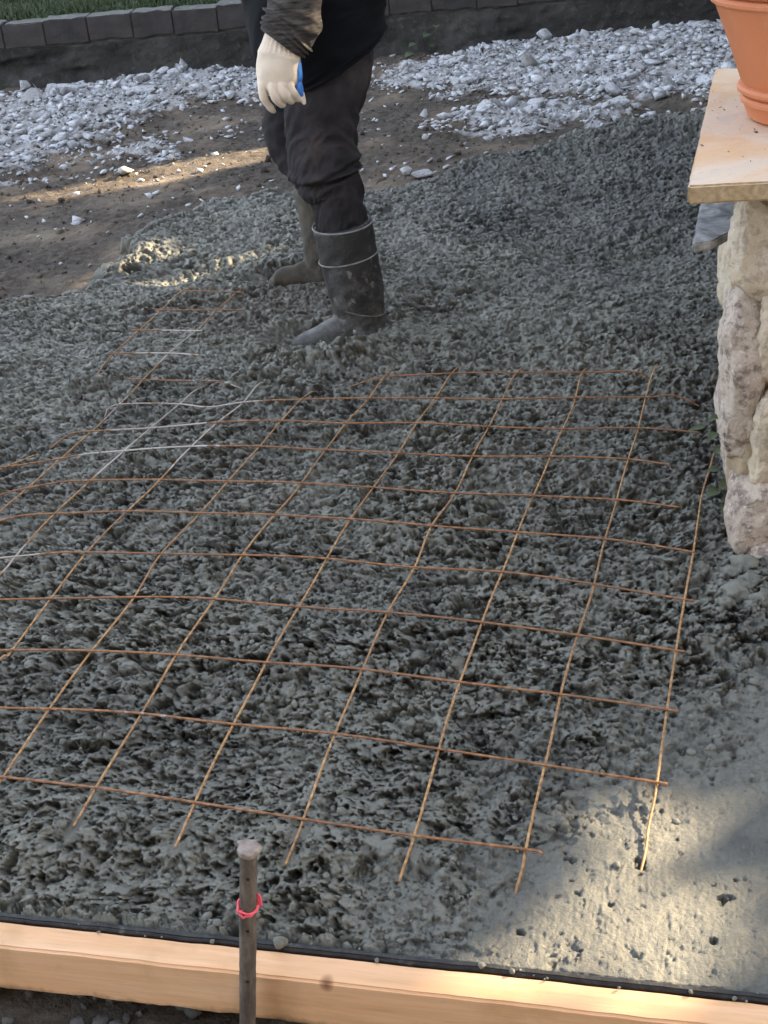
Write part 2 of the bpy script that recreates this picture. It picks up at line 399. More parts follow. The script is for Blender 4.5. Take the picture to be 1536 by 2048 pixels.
m_boot, nt, b = M('dusty_rubber_boot'); v = coords(nt)
spl = ramp(nt, noise(nt, v, 42, 5, .7), [(.60, gray(0)), (.66, gray(.8))])
tz = nd(nt, 'ShaderNodeSeparateXYZ', {0: nd(nt, 'ShaderNodeNewGeometry').outputs['Position']}).outputs[2]
splash = nd(nt, 'ShaderNodeMath', {0: nd(nt, 'ShaderNodeMath', {0: tz, 1: -1.5}, operation='MULTIPLY').outputs[0], 1: noise(nt, v, 24, 6, .75)}, operation='ADD').outputs[0]
c = ramp(nt, noise(nt, v, 16, 5), [(.3, (.011, .0105, .011)), (.7, (.028, .026, .0255))])
c = mix(nt, ramp(nt, splash, [(.30, gray(0)), (.52, gray(.9))]), c, ramp(nt, noise(nt, v, 60, 5), [(.3, (.050, .046, .042)), (.7, (.135, .128, .120))]))
c = mix(nt, spl, c, (.145, .14, .125))
setc(nt, b, c, .55); bump(nt, b, noise(nt, v, 120, 5), .5, .004)
m_bootm = simple('muddy_boot', (.036, .030, .023), (.095, .080, .062), 25, .8, .5, 120, .006)
m_band = simple('dusty_rubber_band', (.10, .10, .10), (.24, .24, .235), 40, .7)
m_skin = simple('skin', (.40, .24, .17), (.48, .30, .22), 10, .5, .1)
m_hair = simple('dark_hair', (.01, .008, .006), (.03, .02, .015), 60, .6)
m_leaf, nt, b = M('leaf'); setc(nt, b, ramp(nt, noise(nt, coords(nt), 3, 4), [(.3, (.035, .07, .02)), (.7, (.08, .12, .035))]), .55)
m_weed, nt, b = M('weed_leaf'); setc(nt, b, ramp(nt, noise(nt, coords(nt), 40, 4), [(.3, (.035, .060, .026)), (.7, (.10, .125, .065))]), .5)
m_bark = simple('bark', (.05, .04, .03), (.12, .095, .07), 20, .9, .6)
m_debris = simple('dry_debris', (.12, .08, .05), (.32, .26, .18), 50, .9)

# ------------------------------------------------------------------ layout lines
EDGE = [gp(*q, -.03) for q in ((-700, 690), (-250, 645), (0, 602), (110, 585), (205, 556), (222, 508), (262, 462), (330, 428), (440, 398), (560, 380), (700, 380), (800, 362), (900, 345), (960, 316), (1100, 288), (1180, 268), (1230, 248), (1400, 232), (1600, 210))]
SLAB = [(p.x, p.y) for p in EDGE] + [(2.6, 4.9), (2.2, .2), (-2.2, .2), (-2.4, 3.0)]
B0 = gp(0, 1893); B1 = gp(1000, 2005)           # front top edge of the form board
bd = Vector((B1.x-B0.x, B1.y-B0.y, 0)).normalized(); bn = Vector((-bd.y, bd.x, 0))   # bn points to the slab
BW = .038                                      # lumber thickness
STRIPW = .012
def board_y(x, off): # y of the line parallel to the board's front edge, off metres towards the slab
    o = B0+bn*off
    return o.y+(x-o.x)*bd.y/bd.x

# welded wire mesh, measured nodes
ROWS = [
 [(-60, 1552), (0, 1556), (190, 1576), (388, 1607), (604, 1640), (826, 1672), (1050, 1702), (1085, 1709)],
 [(-80, 1412), (0, 1416), (95, 1420), (280, 1429), (465, 1449), (670, 1470), (878, 1500), (1090, 1531), (1312, 1568), (1322, 1570)],
 [(-90, 1301), (0, 1302), (180, 1304), (352, 1310), (530, 1327), (722, 1340), (918, 1365), (1120, 1391), (1335, 1421), (1348, 1423)],
 [(-90, 1205), (0, 1202), (100, 1198), (265, 1196), (425, 1200), (597, 1214), (775, 1227), (963, 1246), (1155, 1271), (1350, 1303), (1362, 1305)],
 [(-90, 1130), (0, 1117), (100, 1108), (170, 1107), (322, 1108), (483, 1112), (650, 1119), (827, 1135), (1003, 1146), (1187, 1170), (1370, 1200), (1385, 1203)],
 [(-90, 1063), (0, 1043), (50, 1033), (107, 1028), (250, 1024), (395, 1028), (548, 1030), (700, 1040), (862, 1053), (1035, 1065), (1210, 1080), (1340, 1098), (1388, 1105)],
 [(-90, 1015), (0, 992), (50, 978), (110, 967), (178, 963), (318, 960), (455, 964), (600, 968), (745, 975), (908, 988), (1065, 993), (1232, 1000), (1360, 1017)],
 [(-70, 948), (0, 936), (60, 928), (114, 921), (180, 908), (245, 903), (380, 895), (517, 893), (650, 901), (795, 908), (945, 913), (1100, 915), (1257, 920), (1340, 930)],
 [(95, 880, -1), (140, 870), (180, 865), (299, 857), (430, 846), (560, 843), (690, 847), (832, 847), (975, 855), (1125, 858), (1275, 858), (1400, 867)],
 [(205, 818, -1), (234, 812), (355, 809), (420, 815), (484, 807), (550, 801), (618, 800), (735, 798), (870, 797), (1005, 800), (1150, 797), (1292, 795), (1345, 793), (1400, 795, -1)],
 [(255, 760), (285, 760), (365, 762), (440, 765), (500, 766, -1), (610, 760, -2), (700, 757, -1), (768, 755), (900, 748), (1030, 747), (1165, 745), (1270, 745), (1305, 745, -1), (1340, 747, -1)],
 [(215, 709), (235, 708), (335, 708), (397, 710)],
 [(262, 662), (275, 662), (390, 662), (405, 662)],
 [(308, 620), (320, 620), (430, 621), (487, 622)],
 [(352, 581), (365, 582), (470, 586), (487, 586)]]
COLS = [
 [(1255, 1800, -1.6), (1275, 1740, -1.1), (1290, 1680, -.75), (1301, 1625, -.5), (1312, 1568), (1335, 1421), (1350, 1303), (1370, 1200), (1385, 1105), (1403, 1000), (1418, 930, -.5), (1440, 830, -2)],
 [(1025, 1780, -1.1), (1040, 1740, -.4), (1050, 1702), (1090, 1531), (1120, 1391), (1155, 1271), (1187, 1170), (1210, 1080), (1232, 1000), (1257, 920), (1275, 858), (1292, 795), (1305, 745), (1322, 690, -1.5)],
 [(800, 1762), (826, 1672), (878, 1500), (918, 1365), (963, 1246), (1003, 1146), (1035, 1065), (1065, 993), (1100, 915), (1125, 858), (1150, 797), (1165, 745), (1182, 705, -1.5)],
 [(572, 1725), (604, 1640), (670, 1470), (722, 1340), (775, 1227), (827, 1135), (862, 1053), (908, 988), (945, 913), (975, 855), (1005, 800), (1030, 747), (1054, 700, -1.5)],
 [(350, 1692), (388, 1607), (465, 1449), (530, 1327), (597, 1214), (650, 1119), (700, 1040), (745, 975), (795, 908), (832, 847), (870, 797), (900, 748), (926, 700, -1.5)],
 [(145, 1652), (190, 1576), (280, 1429), (352, 1310), (425, 1200), (483, 1112), (548, 1030), (600, 968), (650, 901), (690, 847), (735, 798), (778, 742), (800, 715, -2)],
 [(-60, 1648), (5, 1555), (95, 1420), (180, 1304), (265, 1196), (322, 1108), (395, 1028), (455, 964), (517, 893), (560, 843), (618, 786), (645, 755, -2)],
 [(-90, 1440), (0, 1318), (20, 1302), (100, 1198), (170, 1107), (250, 1024), (318, 960), (380, 895), (430, 846), (484, 807), (520, 765), (540, 745, -2)],
 [(-80, 1232), (0, 1145), (30, 1113), (107, 1028), (176, 963), (245, 903), (299, 857), (355, 809), (395, 778), (440, 735, -2)],
 [(-80, 1095), (0, 1020), (53, 978), (114, 921), (151, 890), (180, 865), (234, 812), (265, 782), (285, 760), (305, 738), (335, 708), (390, 662), (430, 622), (470, 588), (490, 565, -.5)],
 [(-70, 985), (0, 938), (40, 908, -.6), (100, 850, -2), (150, 795, -2), (190, 748, -.3), (225, 709), (275, 662), (322, 619), (363, 582), (402, 563, -.6)]]
ZW = .0165
def wire_line(L, dz):
    return [gp(q[0], q[1], ZW)+Vector((0, 0, dz+(q[2]*.022 if len(q) > 2 else 0))) for q in L]
ROWL = [wire_line(L, .0018) for L in ROWS]
COLL = [wire_line(L, -.0018) for L in COLS]

# height ceiling under the visible wires so the wet lumps do not swallow them
CR = .004; CX0, CY0 = -2.0, .8
CEIL = np.full((int(3.6/CR), int(5.0/CR)), 9.0)
for L in ROWL+COLL:
    a = catmull([tuple(p) for p in L], 60*len(L))
    ix = ((a[:, 0]-CX0)/CR).astype(int); iy = ((a[:, 1]-CY0)/CR).astype(int)
    for ox in range(-2, 3):
        for oy in range(-4, 2):
            jx = np.clip(ix+ox, 0, CEIL.shape[0]-1); jy = np.clip(iy+oy, 0, CEIL.shape[1]-1)
            zz = np.where(a[:, 2] > .010, a[:, 2]-.002-.0012*abs(ox), 9.0)
            np.minimum.at(CEIL, (jx, jy), zz)

# ------------------------------------------------------------------ fresh concrete
TROWEL = [tuple(gp(*q)[:2]) for q in ((1010, 1960), (990, 1850), (1010, 1770), (1060, 1700), (1140, 1640), (1260, 1600), (1390, 1540), (1536, 1440), (1800, 1400), (1900, 2300), (1000, 2300))]
FOOT1 = gp(690, 665); FOOT2 = gp(600, 545)
def slab_height(x, y):
    wx = x+.004*perlin(x*30, y*30, 31); wy = y+.004*perlin(x*30+9, y*30, 32)
    big = .014*fbm(x*2.2, y*2.2, 3, 3)
    R = 1-.92*sstep(-.24, .08, poly_sd(x, y, TROWEL)+.09*fbm(x*10, y*10, 4, 40))
    patch = .52+.48*sstep(-.35, .30, fbm(x*3.4, y*3.4, 4, 44))
    R2 = R*patch*(1-.28*sstep(1.9, 3.4, y))
    def lumps(s, seed, amp, tilt, ew=.30):
        a1, a2, rr, dx, dy = worley(wx/s, wy/s, seed)
        e = sstep(.0, ew, a2-a1)
        return amp*(e*(.25+.75*rr)+tilt*e*((rr*7 % 1-.5)*dx*2+(rr*13 % 1-.5)*dy*2)+.25*np.sqrt(np.maximum(0, 1-a1*a1)))
    gate = sstep(-.40, .40, fbm(x*6, y*6, 3, 77))
    h = lumps(.055, 101, .0075, .6)*R2*(.5+1.1*gate)+lumps(.020, 151, .0040, 1.3, .14)*R2+lumps(.0105, 201, .0022, 1.3, .2)*R2
    h = h+R*(.0045*fbm(wx*30, wy*30, 3, 63, .6)+.0010*fbm(x*130, y*130, 2, 64, .6))
    pits = fbm(wx*40, wy*40, 4, 61, .62)
    h = h-.0115*sstep(.17, .26, pits-.20*(1-gate))*R2
    h = h-.017*sstep(.36, .50, fbm(wx*24, wy*27, 3, 69, .6))*R2
    pits2 = fbm(wx*88, wy*88, 3, 67, .6)
    h = h-.0050*sstep(.27, .37, pits2)*R
    h = h-.013*sstep(.84, .96, fbm(x*24, y*24, 4, 66, .6))*(1-R)-.003*sstep(.74, .9, fbm(x*60, y*60, 3, 68))*(1-R)
    # trowel drag lines
    h = h+(1-R)*(.0011*perlin(x*120-y*(50+30*perlin(x*4, y*4, 75)), y*9, 71)*sstep(-.2, .5, fbm(x*12, y*12, 2, 76))+.0007*perlin(x*300-y*90, y*24, 72)+.0012*fbm(x*60, y*60, 4, 73, .6)+.0022*fbm(x*16, y*16, 3, 74))
    h = h-.006*R2-.004*(1-R)
    h = h+big*(.35+.65*R)
    # ridge of heaped clumps near the form, heaps on the far edge
    yb = y-(B0.y+(x-B0.x)*bd.y/bd.x)
    h = h+.016*np.exp(-((yb-.20-.03*perlin(x*5, 0*x, 5))/.06)**2)*R*sstep(-.2, .4, fbm(x*8, y*8, 2, 9)+.2)
    hp = gp(1330, 268); h = h+np.exp(-(((x-hp.x)/.42)**2+((y-hp.y)/.24)**2))*(.022+.030*np.sqrt(np.maximum(0, 1-worley(x/.085+.4*perlin(x*9, y*9, 3), y/.085, 330)[0]**2))*(.4+.9*rnd(np.floor(x/.085), np.floor(y/.085), 5)*0+.5)+.016*fbm(x*22, y*22, 4, 8, .6))
    hp = gp(960, 335); h = h+.03*np.exp(-(((x-hp.x)/.16)**2+((y-hp.y)/.12)**2))
    hp = gp(280, 490); h = h+.014*np.exp(-(((x-hp.x)/.14)**2+((y-hp.y)/.10)**2))
    hp = gp(360, 540); h = h-.03*np.exp(-(((x-hp.x)/.20)**2+((y-hp.y)/.09)**2))
    # footprints and the mound pushed up round the heel
    for f, ang, a, bb in ((FOOT1, .0, .19, .10), (FOOT2, .0, .19, .11)):
        d = np.sqrt(((x-f.x+.02)/a)**2+((y-f.y)/bb)**2)
        h = h-.030*(1-sstep(.55, 1.15, d))+.011*np.exp(-((d-1.35)/.28)**2)*(.5+fbm(x*16, y*16, 2, 88))
    hp = gp(730, 698); h = h+.018*np.exp(-(((x-hp.x)/.09)**2+((y-hp.y)/.07)**2))
    hp = gp(785, 660); h = h+.034*np.exp(-(((x-hp.x)/.07)**2+((y-hp.y)/.07)**2))
    hp = gp(670, 715); h = h+.020*np.exp(-(((x-hp.x)/.13)**2+((y-hp.y)/.05)**2))
    hp = gp(510, 730); h = h-.014*np.exp(-(((x-hp.x)/.10)**2+((y-hp.y)/.07)**2))
    hp = gp(1500, 1180); h = h+.012*np.exp(-(((x-hp.x)/.10)**2+((y-hp.y)/.10)**2))
    hp = gp(1180, 1010); h = h-.012*np.exp(-(((x-hp.x)/.14)**2+((y-hp.y)/.10)**2))
    return h, R
nr, nc = 960, 780
ex_ = 1+np.cumsum(np.linspace(.004, .055, 44))       # coarser margin beyond the dense part
xs = np.concatenate([-ex_[::-1], np.linspace(-1, 1, nc), ex_]); nc = len(xs)
t = np.linspace(0, 1, nr)
Yn = 1.02*(5.75/1.02)**t
YY, SS = np.meshgrid(Yn, xs, indexing='ij')
XX = SS*(.30+.33*YY)
base = board_y(XX, BW+STRIPW-.002)
YY = base+(YY-1.02)*(5.75-base)/(5.75-1.02)
X2 = XX+.0025*perlin(XX*120, YY*120, 21); Y2 = YY+.0025*perlin(XX*120+7, YY*120, 22)*sstep(0, .02, YY-base)
H, RR = slab_height(X2, Y2)
sde = poly_sd(X2, Y2, SLAB)+.095*fbm(X2*5.5, Y2*5.5, 4, 90)
H = H-(.16)*sstep(.09, -.05, sde)-.05*sstep(-.02, -.2, sde)
H = np.where(YY-base < .004, np.minimum(H, -.006), H)
ix = np.clip(((X2-CX0)/CR).astype(int), 0, CEIL.shape[0]-1); iy = np.clip(((Y2-CY0)/CR).astype(int), 0, CEIL.shape[1]-1)
H = np.minimum(H, CEIL[ix, iy])
mudv = .55*np.exp(-((X2-gp(560, 640).x)**2/.05+(Y2-gp(560, 600).y)**2/.12))+.85*sstep(.13, -.03, sde)*sstep(.0, .5, fbm(X2*5, Y2*5, 3, 93)+.3)
mudv = mudv+.35*sstep(.35, .9, X2-.22*(Y2-1.6))*sstep(0, .5, fbm(X2*3, Y2*3, 3, 94)+.35)
def blur(A, k):
    for ax_ in (0, 1):
        P_ = np.pad(A, [(k+1, k) if i == ax_ else (0, 0) for i in (0, 1)], mode='edge'); C_ = np.cumsum(P_, axis=ax_)
        n_ = A.shape[ax_]; A = (np.take(C_, np.arange(2*k+1, 2*k+1+n_), axis=ax_)-np.take(C_, np.arange(0, n_), axis=ax_))/(2*k+1)
    return A
lx_ = fbm(X2*14, Y2*14, 2, 96); lv = np.clip(H-blur(H, 12)+.003, -.02, .03)*RR*sstep(.0, .05, YY-base)
Xs = X2+lv*(.35*lx_-.15); Ys = Y2-lv*(.95+.35*fbm(X2*11, Y2*11, 2, 97))
me = mesh_np('concrete_slab', np.stack([Xs, Ys, H], -1).reshape(-1, 3), grid_faces(nr, nc))
attr(me, 'mud', np.clip(mudv, 0, .9))
hp = gp(1270, 330); wet_shade = .66*sstep(1.25, .35, np.sqrt(((X2-hp.x)/1.15)**2+((Y2-hp.y)/1.25)**2)+.35*fbm(X2*2.6, Y2*2.6, 4, 98))   # wetter last batch and far-right shade, both put into the colour
attr(me, 'wet', np.clip(wet_shade+.60*(1-RR)*(.7+.6*fbm(X2*9, Y2*9, 3, 100))+.25*sstep(.1, .5, fbm(X2*3.5, Y2*3.5, 4, 99)), 0, .75))  # wet paste plus the painted far-right shade
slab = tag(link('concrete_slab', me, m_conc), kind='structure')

def slab_z(x, y):
    x = np.asarray(x, float); y = np.asarray(y, float)
    h, _ = slab_height(x, y)
    return h-.16*sstep(.09, -.05, poly_sd(x, y, SLAB))

# loose clods lying on the pour
def lump_me(name, seed, sub=1, amp=.34):
    bm = bmesh.new(); bmesh.ops.create_icosphere(bm, subdivisions=sub, radius=1)
    co = np.array([v_.co[:] for v_ in bm.verts]); r_ = np.random.default_rng(seed)
    d = 1+amp*perlin3(co[:, 0]*1.8+seed, co[:, 1]*1.8, co[:, 2]*1.8, seed)+r_.uniform(-amp*.55, amp*.55, len(co))
    for q_, v_ in enumerate(bm.verts): v_.co = Vector(co[q_]*d[q_]*np.array([1, .85, .75]))
    me = bpy.data.meshes.new(name); bm.to_mesh(me); bm.free(); return me
protos = [lump_me('clod_shape', 500+k, 2 if k < 0 else 1) for k in range(14)]
n = 3000
ty = rng.uniform(0, 1, n); py = 1.06*(5.1/1.06)**ty
px = rng.uniform(-1, 1, n)*(.15+.32*py)
keep = (poly_sd(px, py, SLAB) > .02) & (py > board_y(px, BW+STRIPW+.01)) & ((poly_sd(px, py, TROWEL) < -.01) | (rng.uniform(0, 1, n) < .04))
px, py = px[keep], py[keep]
sz = np.minimum(np.exp(rng.normal(-5.5, .42, len(px))), .0075)
cz_ = slab_z(px, py)
ixs = np.clip(((px-CX0)/CR).astype(int), 0, CEIL.shape[0]-1); iys = np.clip(((py-CY0)/CR).astype(int), 0, CEIL.shape[1]-1)
ok = CEIL[ixs, iys] > 1
px, py, sz, cz_ = px[ok], py[ok], sz[ok], cz_[ok]
tag(scatter('concrete_crumbs', protos, np.stack([px, py, cz_+sz*.15], -1), sz, m_conc, True, tilt=.9), kind='stuff')

# ------------------------------------------------------------------ ground with rubble beds
RUB = [[(0, 205), (130, 185), (330, 165), (480, 150), (560, 155), (560, 215), (400, 215), (330, 225), (180, 300), (60, 350), (-400, 420), (-400, 240)],
       [(170, 330), (260, 285), (330, 275), (330, 300), (250, 330), (180, 360)],
       [(740, 160), (900, 120), (1000, 95), (1250, 75), (1480, 45), (1800, 10), (1800, 190), (1440, 215), (1330, 190), (1150, 205), (1000, 200), (850, 185), (740, 180)],
       [(860, 250), (960, 215), (1100, 190), (1200, 215), (1430, 225), (1430, 235), (1230, 240), (1050, 265), (900, 265)]]
RUBG = [[tuple(gp(*q, -.03)[:2]) for q in P] for P in RUB]
WY = 7.46
def rub_mask(x, y):
    m = np.full(np.shape(x), -9.0)
    for P in RUBG: m = np.maximum(m, poly_sd(x, y, P))
    return m
def ground_height(x, y):
    z = -.044+.037*sstep(5.6, 7.3, y)+.012*fbm(x*1.5, y*1.5, 4, 201)
    dense = sstep(3.0, 3.4, y)
    rm = sstep(-.10, .22, rub_mask(x, y)+.14*fbm(x*5, y*5, 4, 202))
    a1, a2, rr, dx, dy = worley(x/.045+.3*perlin(x*30, y*30, 7), y/.045, 205)
    chips = sstep(0, .18, a2-a1)*(rr*.7+.3*((rr*7 % 1)-.5)*dx*2)
    a1, a2, rr2, dx, dy = worley(x/.021, y/.021, 207)
    chips2 = sstep(0, .22, a2-a1)*rr2
    z = z+dense*(rm*(.020+.024*chips+.012*chips2)+.007*fbm(x*18, y*40, 4, 203)+.006*chips2*sstep(.1, .5, fbm(x*6, y*10, 3, 204)+.1))
    ru = -.41*x+.91*y
    z = z+dense*.010*perlin(ru*6, x*.6, 206)
    z = z-.09*sstep(.05, .2, poly_sd(x, y, SLAB))*(y > 1.25)
    z = np.where(y < 1.25, -.112+.010*fbm(x*9, y*9, 3, 208), z)
    return z, rm
gx = np.concatenate([[-90, -40, -18, -9, -6, -4.6, -4.0], np.arange(-3.6, 3.3, 0.0128), [3.5, 4, 5, 7, 11, 20, 45, 90]])
gy = np.concatenate([[-60, -25, -10, -4, -1.5, -.4], np.arange(0, 1.3, .04), np.arange(1.3, 3.2, .15), np.arange(3.2, 7.62, 0.0128), [7.8, 8.5, 11, 20, 50, 110]])
GX, GY = np.meshgrid(gx, gy)
GZ, RM = ground_height(GX, GY)
GZ = np.where(GY > 7.6, -.05, GZ)
me = mesh_np('ground', np.stack([GX, GY, GZ], -1).reshape(-1, 3), grid_faces(len(gy), len(gx)))
dust = np.clip(RM*1.0+.55*sstep(.0, .55, fbm(GX*1.6, GY*3.2, 4, 210)+.05)*sstep(4.3, 5.2, GY), 0, 1)
attr(me, 'dust', dust)
tag(link('ground', me, m_dirt), kind='structure')

# rubble: the big pieces one by one, the chips as one mass
cands = []
while len(cands) < 16000:
    x = rng.uniform(-2.5, 2.5, 4000); y = rng.uniform(4.0, WY-.03, 4000)
    r = sstep(-.12, .20, rub_mask(x, y)+.10*fbm(x*5, y*5, 4, 202))
    r = r*(.22+.78*sstep(-.25, .15, fbm(x*4.5, y*6, 4, 215)))
    k = (rng.uniform(0, 1, 4000) < np.maximum(r, .022)) & (poly_sd(x, y, SLAB) < -.06)
    cands += list(zip(x[k], y[k]))
cands = np.array(cands[:16000])
cz_, rmk = ground_height(cands[:, 0], cands[:, 1])
chip_p = [hull_me('chip_shape', 9, 1, .8, .38, 600+k) for k in range(14)]
NB = 250
big_i = [i for i in range(len(cands)) if rmk[i] > .6 or i % 400 == 0][:NB]
bigset = set(big_i); small = np.array([i for i in range(len(cands)) if i not in bigset])
ss = np.exp(rng.normal(-4.35, .55, len(small)))
tag(scatter('limestone_chips', chip_p, np.stack([cands[small, 0], cands[small, 1], cz_[small]+ss*.2], -1), ss, m_chip, False, tilt=.32), kind='stuff')
stone_p = []
for k in range(12):
    me = hull_me('rubble_stone', 16, 1, .78, .42, 700+k)
    bm = bmesh.new(); bm.from_mesh(me); bmesh.ops.bevel(bm, geom=bm.edges[:], offset=.05, segments=1, affect='EDGES'); bmesh.ops.triangulate(bm, faces=bm.faces[:]); bm.to_mesh(me); bm.free()
    me.materials.append(m_rub); stone_p.append(me)
for j, i in enumerate(big_i):
    o = bpy.data.objects.new('rubble_stone', stone_p[j % 12]); COL.objects.link(o)
    s = float(np.clip(np.exp(rng.normal(-3.25, .38)), .018, .085)); y = cands[i, 1]
    o.location = (cands[i, 0], y, cz_[i]+s*.22); o.scale = (s*rng.uniform(.8, 1.3), s, s*rng.uniform(.7, 1.2))
    o.rotation_euler = (rng.normal(0, .28), rng.normal(0, .28), rng.uniform(0, 6.28))
    tag(o, 'pale broken limestone rubble on the bare dirt before the low wall', 'stone', 'loose rubble stones on the dirt')
def special_stone(px, py, hx, hz, label, seed, tilt=(0, 0, 0), flat=.6, zoff=0):
    me = hull_me('rubble_stone', 18, 1, flat, 1, seed)
    bm = bmesh.new(); bm.from_mesh(me); bmesh.ops.bevel(bm, geom=bm.edges[:], offset=.05, segments=1, affect='EDGES'); bm.to_mesh(me); bm.free()
    o = link('rubble_stone', me, m_rub, None, False); p = gp(px, py, -.01)
    gz, _ = ground_height(np.array([p.x]), np.array([p.y]))
    o.location = (p.x, p.y, float(gz[0])+hz*.75+zoff); o.scale = (hx, hx, hz); o.rotation_euler = tilt
    return tag(o, label, 'stone', 'loose rubble stones on the dirt')
special_stone(366, 150, .046, .060, 'upright pointed chunk of grey stone against the foot of the low wall', 801, (.1, .25, .4))
special_stone(290, 172, .070, .026, 'flat grey stone chip lying before the upright pointed chunk', 802, (.25, -.2, .2))
special_stone(352, 168, .052, .030, 'white rounded lump just before the upright pointed chunk', 803)
special_stone(50, 182, .045, .036, 'pale lump of stone at the foot of the wall below the lawn', 805)
special_stone(843, 338, .055, .022, 'flat pale stone beside the edge of the fresh concrete behind the worker', 806)
special_stone(812, 330, .035, .022, 'small rounded stone touching the flat pale stone behind the worker', 807)
special_stone(1090, 96, .070, .040, 'dark grey slab of stone on top of the white rubble heap', 808, (.3, .1, .7))
special_stone(1460, 70, .070, .050, 'pale grey chunk of stone behind the terracotta pot at the wall foot', 809, (.1, .1, .3))

# crumbs of soil
n = 6000
x = rng.uniform(-2.4, 2.4, n); y = rng.uniform(3.5, WY-.1, n); k = poly_sd(x, y, SLAB) < -.03; x, y = x[k], y[k]
z, _ = ground_height(x, y); sc_ = np.exp(rng.normal(-4.9, .5, len(x)))
tag(scatter('soil_crumbs', [hull_me('soil_shape', 10, 1, .8, .6, 980+k_) for k_ in range(10)], np.stack([x, y, z+sc_*.15], -1), sc_, m_dirt, False, tilt=.8), kind='stuff')

# dark gravel before the form board
n = 2600
gpx = rng.uniform(-1.6, 1.4, n); gpy = np.array([board_y(a, rng.uniform(-.6, .16)) for a in gpx])
gs_ = np.minimum(np.exp(rng.normal(-4.5, .40, n)), .02)
tag(scatter('gravel', [hull_me('gravel_shape', 12, 1, .8, .65, 900+k) for k in range(10)], np.stack([gpx, gpy, -.108+gs_*.1], -1), gs_, m_grav, False, tilt=.8), kind='stuff')

# ------------------------------------------------------------------ low retaining wall with brick coping, lawn
wall = empty('retaining_wall', (0, WY, 0), 'low dark concrete retaining wall with a brick coping behind the rubble', 'wall')
wx_ = np.arange(-4.2, 5.0, .016); wz_ = np.linspace(-.12, .195, 34)
AX, AZ = np.meshgrid(wx_, wz_)
AY = WY+.012*fbm(AX*4, AZ*6, 4, 301)+.006*fbm(AX*22, AZ*22, 3, 302)-.03*sstep(.06, -.05, AZ)+.05*sstep(.25, .6, fbm(AX*1.7, AZ*4, 3, 303))*sstep(.0, .1, AZ)*sstep(.2, .1, AZ)
top = np.stack([wx_, wx_*0+WY+.26, wx_*0+.195], -1)
V = np.concatenate([np.stack([AX, AY, AZ], -1).reshape(-1, 3), top])
child('wall_base', mesh_np('wall_base', V, grid_faces(len(wz_)+1, len(wx_))), m_wall, wall)
child('mortar_bed', box_me('mortar_bed', (-4.2, WY+.012, .19), (5.0, WY+.22, .322), .004), m_mortar, wall, False)
x = at(352, 50, WY).x-.2366*14; k = 0
while x < 4.9:
    w = .236+.012*math.sin(k*2.3)
    me = box_me('brick', (x, WY-.012, .207), (x+w-.003, WY+.20, .332+.006*math.sin(k*3.1)), .004, 2)
    bm = bmesh.new(); bm.from_mesh(me)
    bmesh.ops.subdivide_edges(bm, edges=[e for e in bm.edges if e.calc_length() > .1], cuts=5, use_grid_fill=True)
    co = np.array([v_.co[:] for v_ in bm.verts])
    dx_ = .006*fbm(co[:, 0]*18, co[:, 2]*25+co[:, 1]*18, 3, 310+k)
    for q, v_ in enumerate(bm.verts): v_.co.y += dx_[q]; v_.co.z += dx_[q]*.9+.004*math.sin(k*1.7)
    bm.to_mesh(me); bm.free()
    o = child('brick', me, m_brick, wall, 'sharp')
    x += w; k += 1
# lawn
lx = np.concatenate([[-60, -20, -8, -5], np.arange(-4.2, 1.6, .06), [3, 6, 20, 60]]); ly = np.concatenate([np.arange(WY+.19, 13.5, .06), [16, 22, 40, 100]])
LX, LY = np.meshgrid(lx, ly)
LZ = .318+.03*fbm(LX*2, LY*2, 3, 320)*sstep(WY+.2, WY+.5, LY)
tag(link('lawn', mesh_np('lawn', np.stack([LX, LY, LZ], -1).reshape(-1, 3), grid_faces(len(ly), len(lx))), m_lawn), kind='structure')
n = 42000
bx_ = rng.uniform(-4.0, .6, n); by_ = WY+.2+rng.uniform(0, 1, n)**1.3*4.2
bz_ = .318+.03*fbm(bx_*2, by_*2, 3, 320)*sstep(WY+.2, WY+.5, by_)
hh = rng.uniform(.02, .06, n)*(.6+.8*np.clip(fbm(bx_*3, by_*3, 2, 5)+.5, 0, 1)); a = rng.uniform(0, 6.28, n); w_ = .0035
tx = rng.normal(0, .6, n)*hh; ty_ = rng.normal(0, .6, n)*hh
V = np.stack([np.stack([bx_-np.cos(a)*w_, by_-np.sin(a)*w_, bz_], -1), np.stack([bx_+np.cos(a)*w_, by_+np.sin(a)*w_, bz_], -1), np.stack([bx_+tx, by_+ty_, bz_+hh], -1)], 1).reshape(-1, 3)
tag(link('grass', mesh_np('grass', V, np.arange(3*n).reshape(-1, 3)), m_grass), kind='stuff')

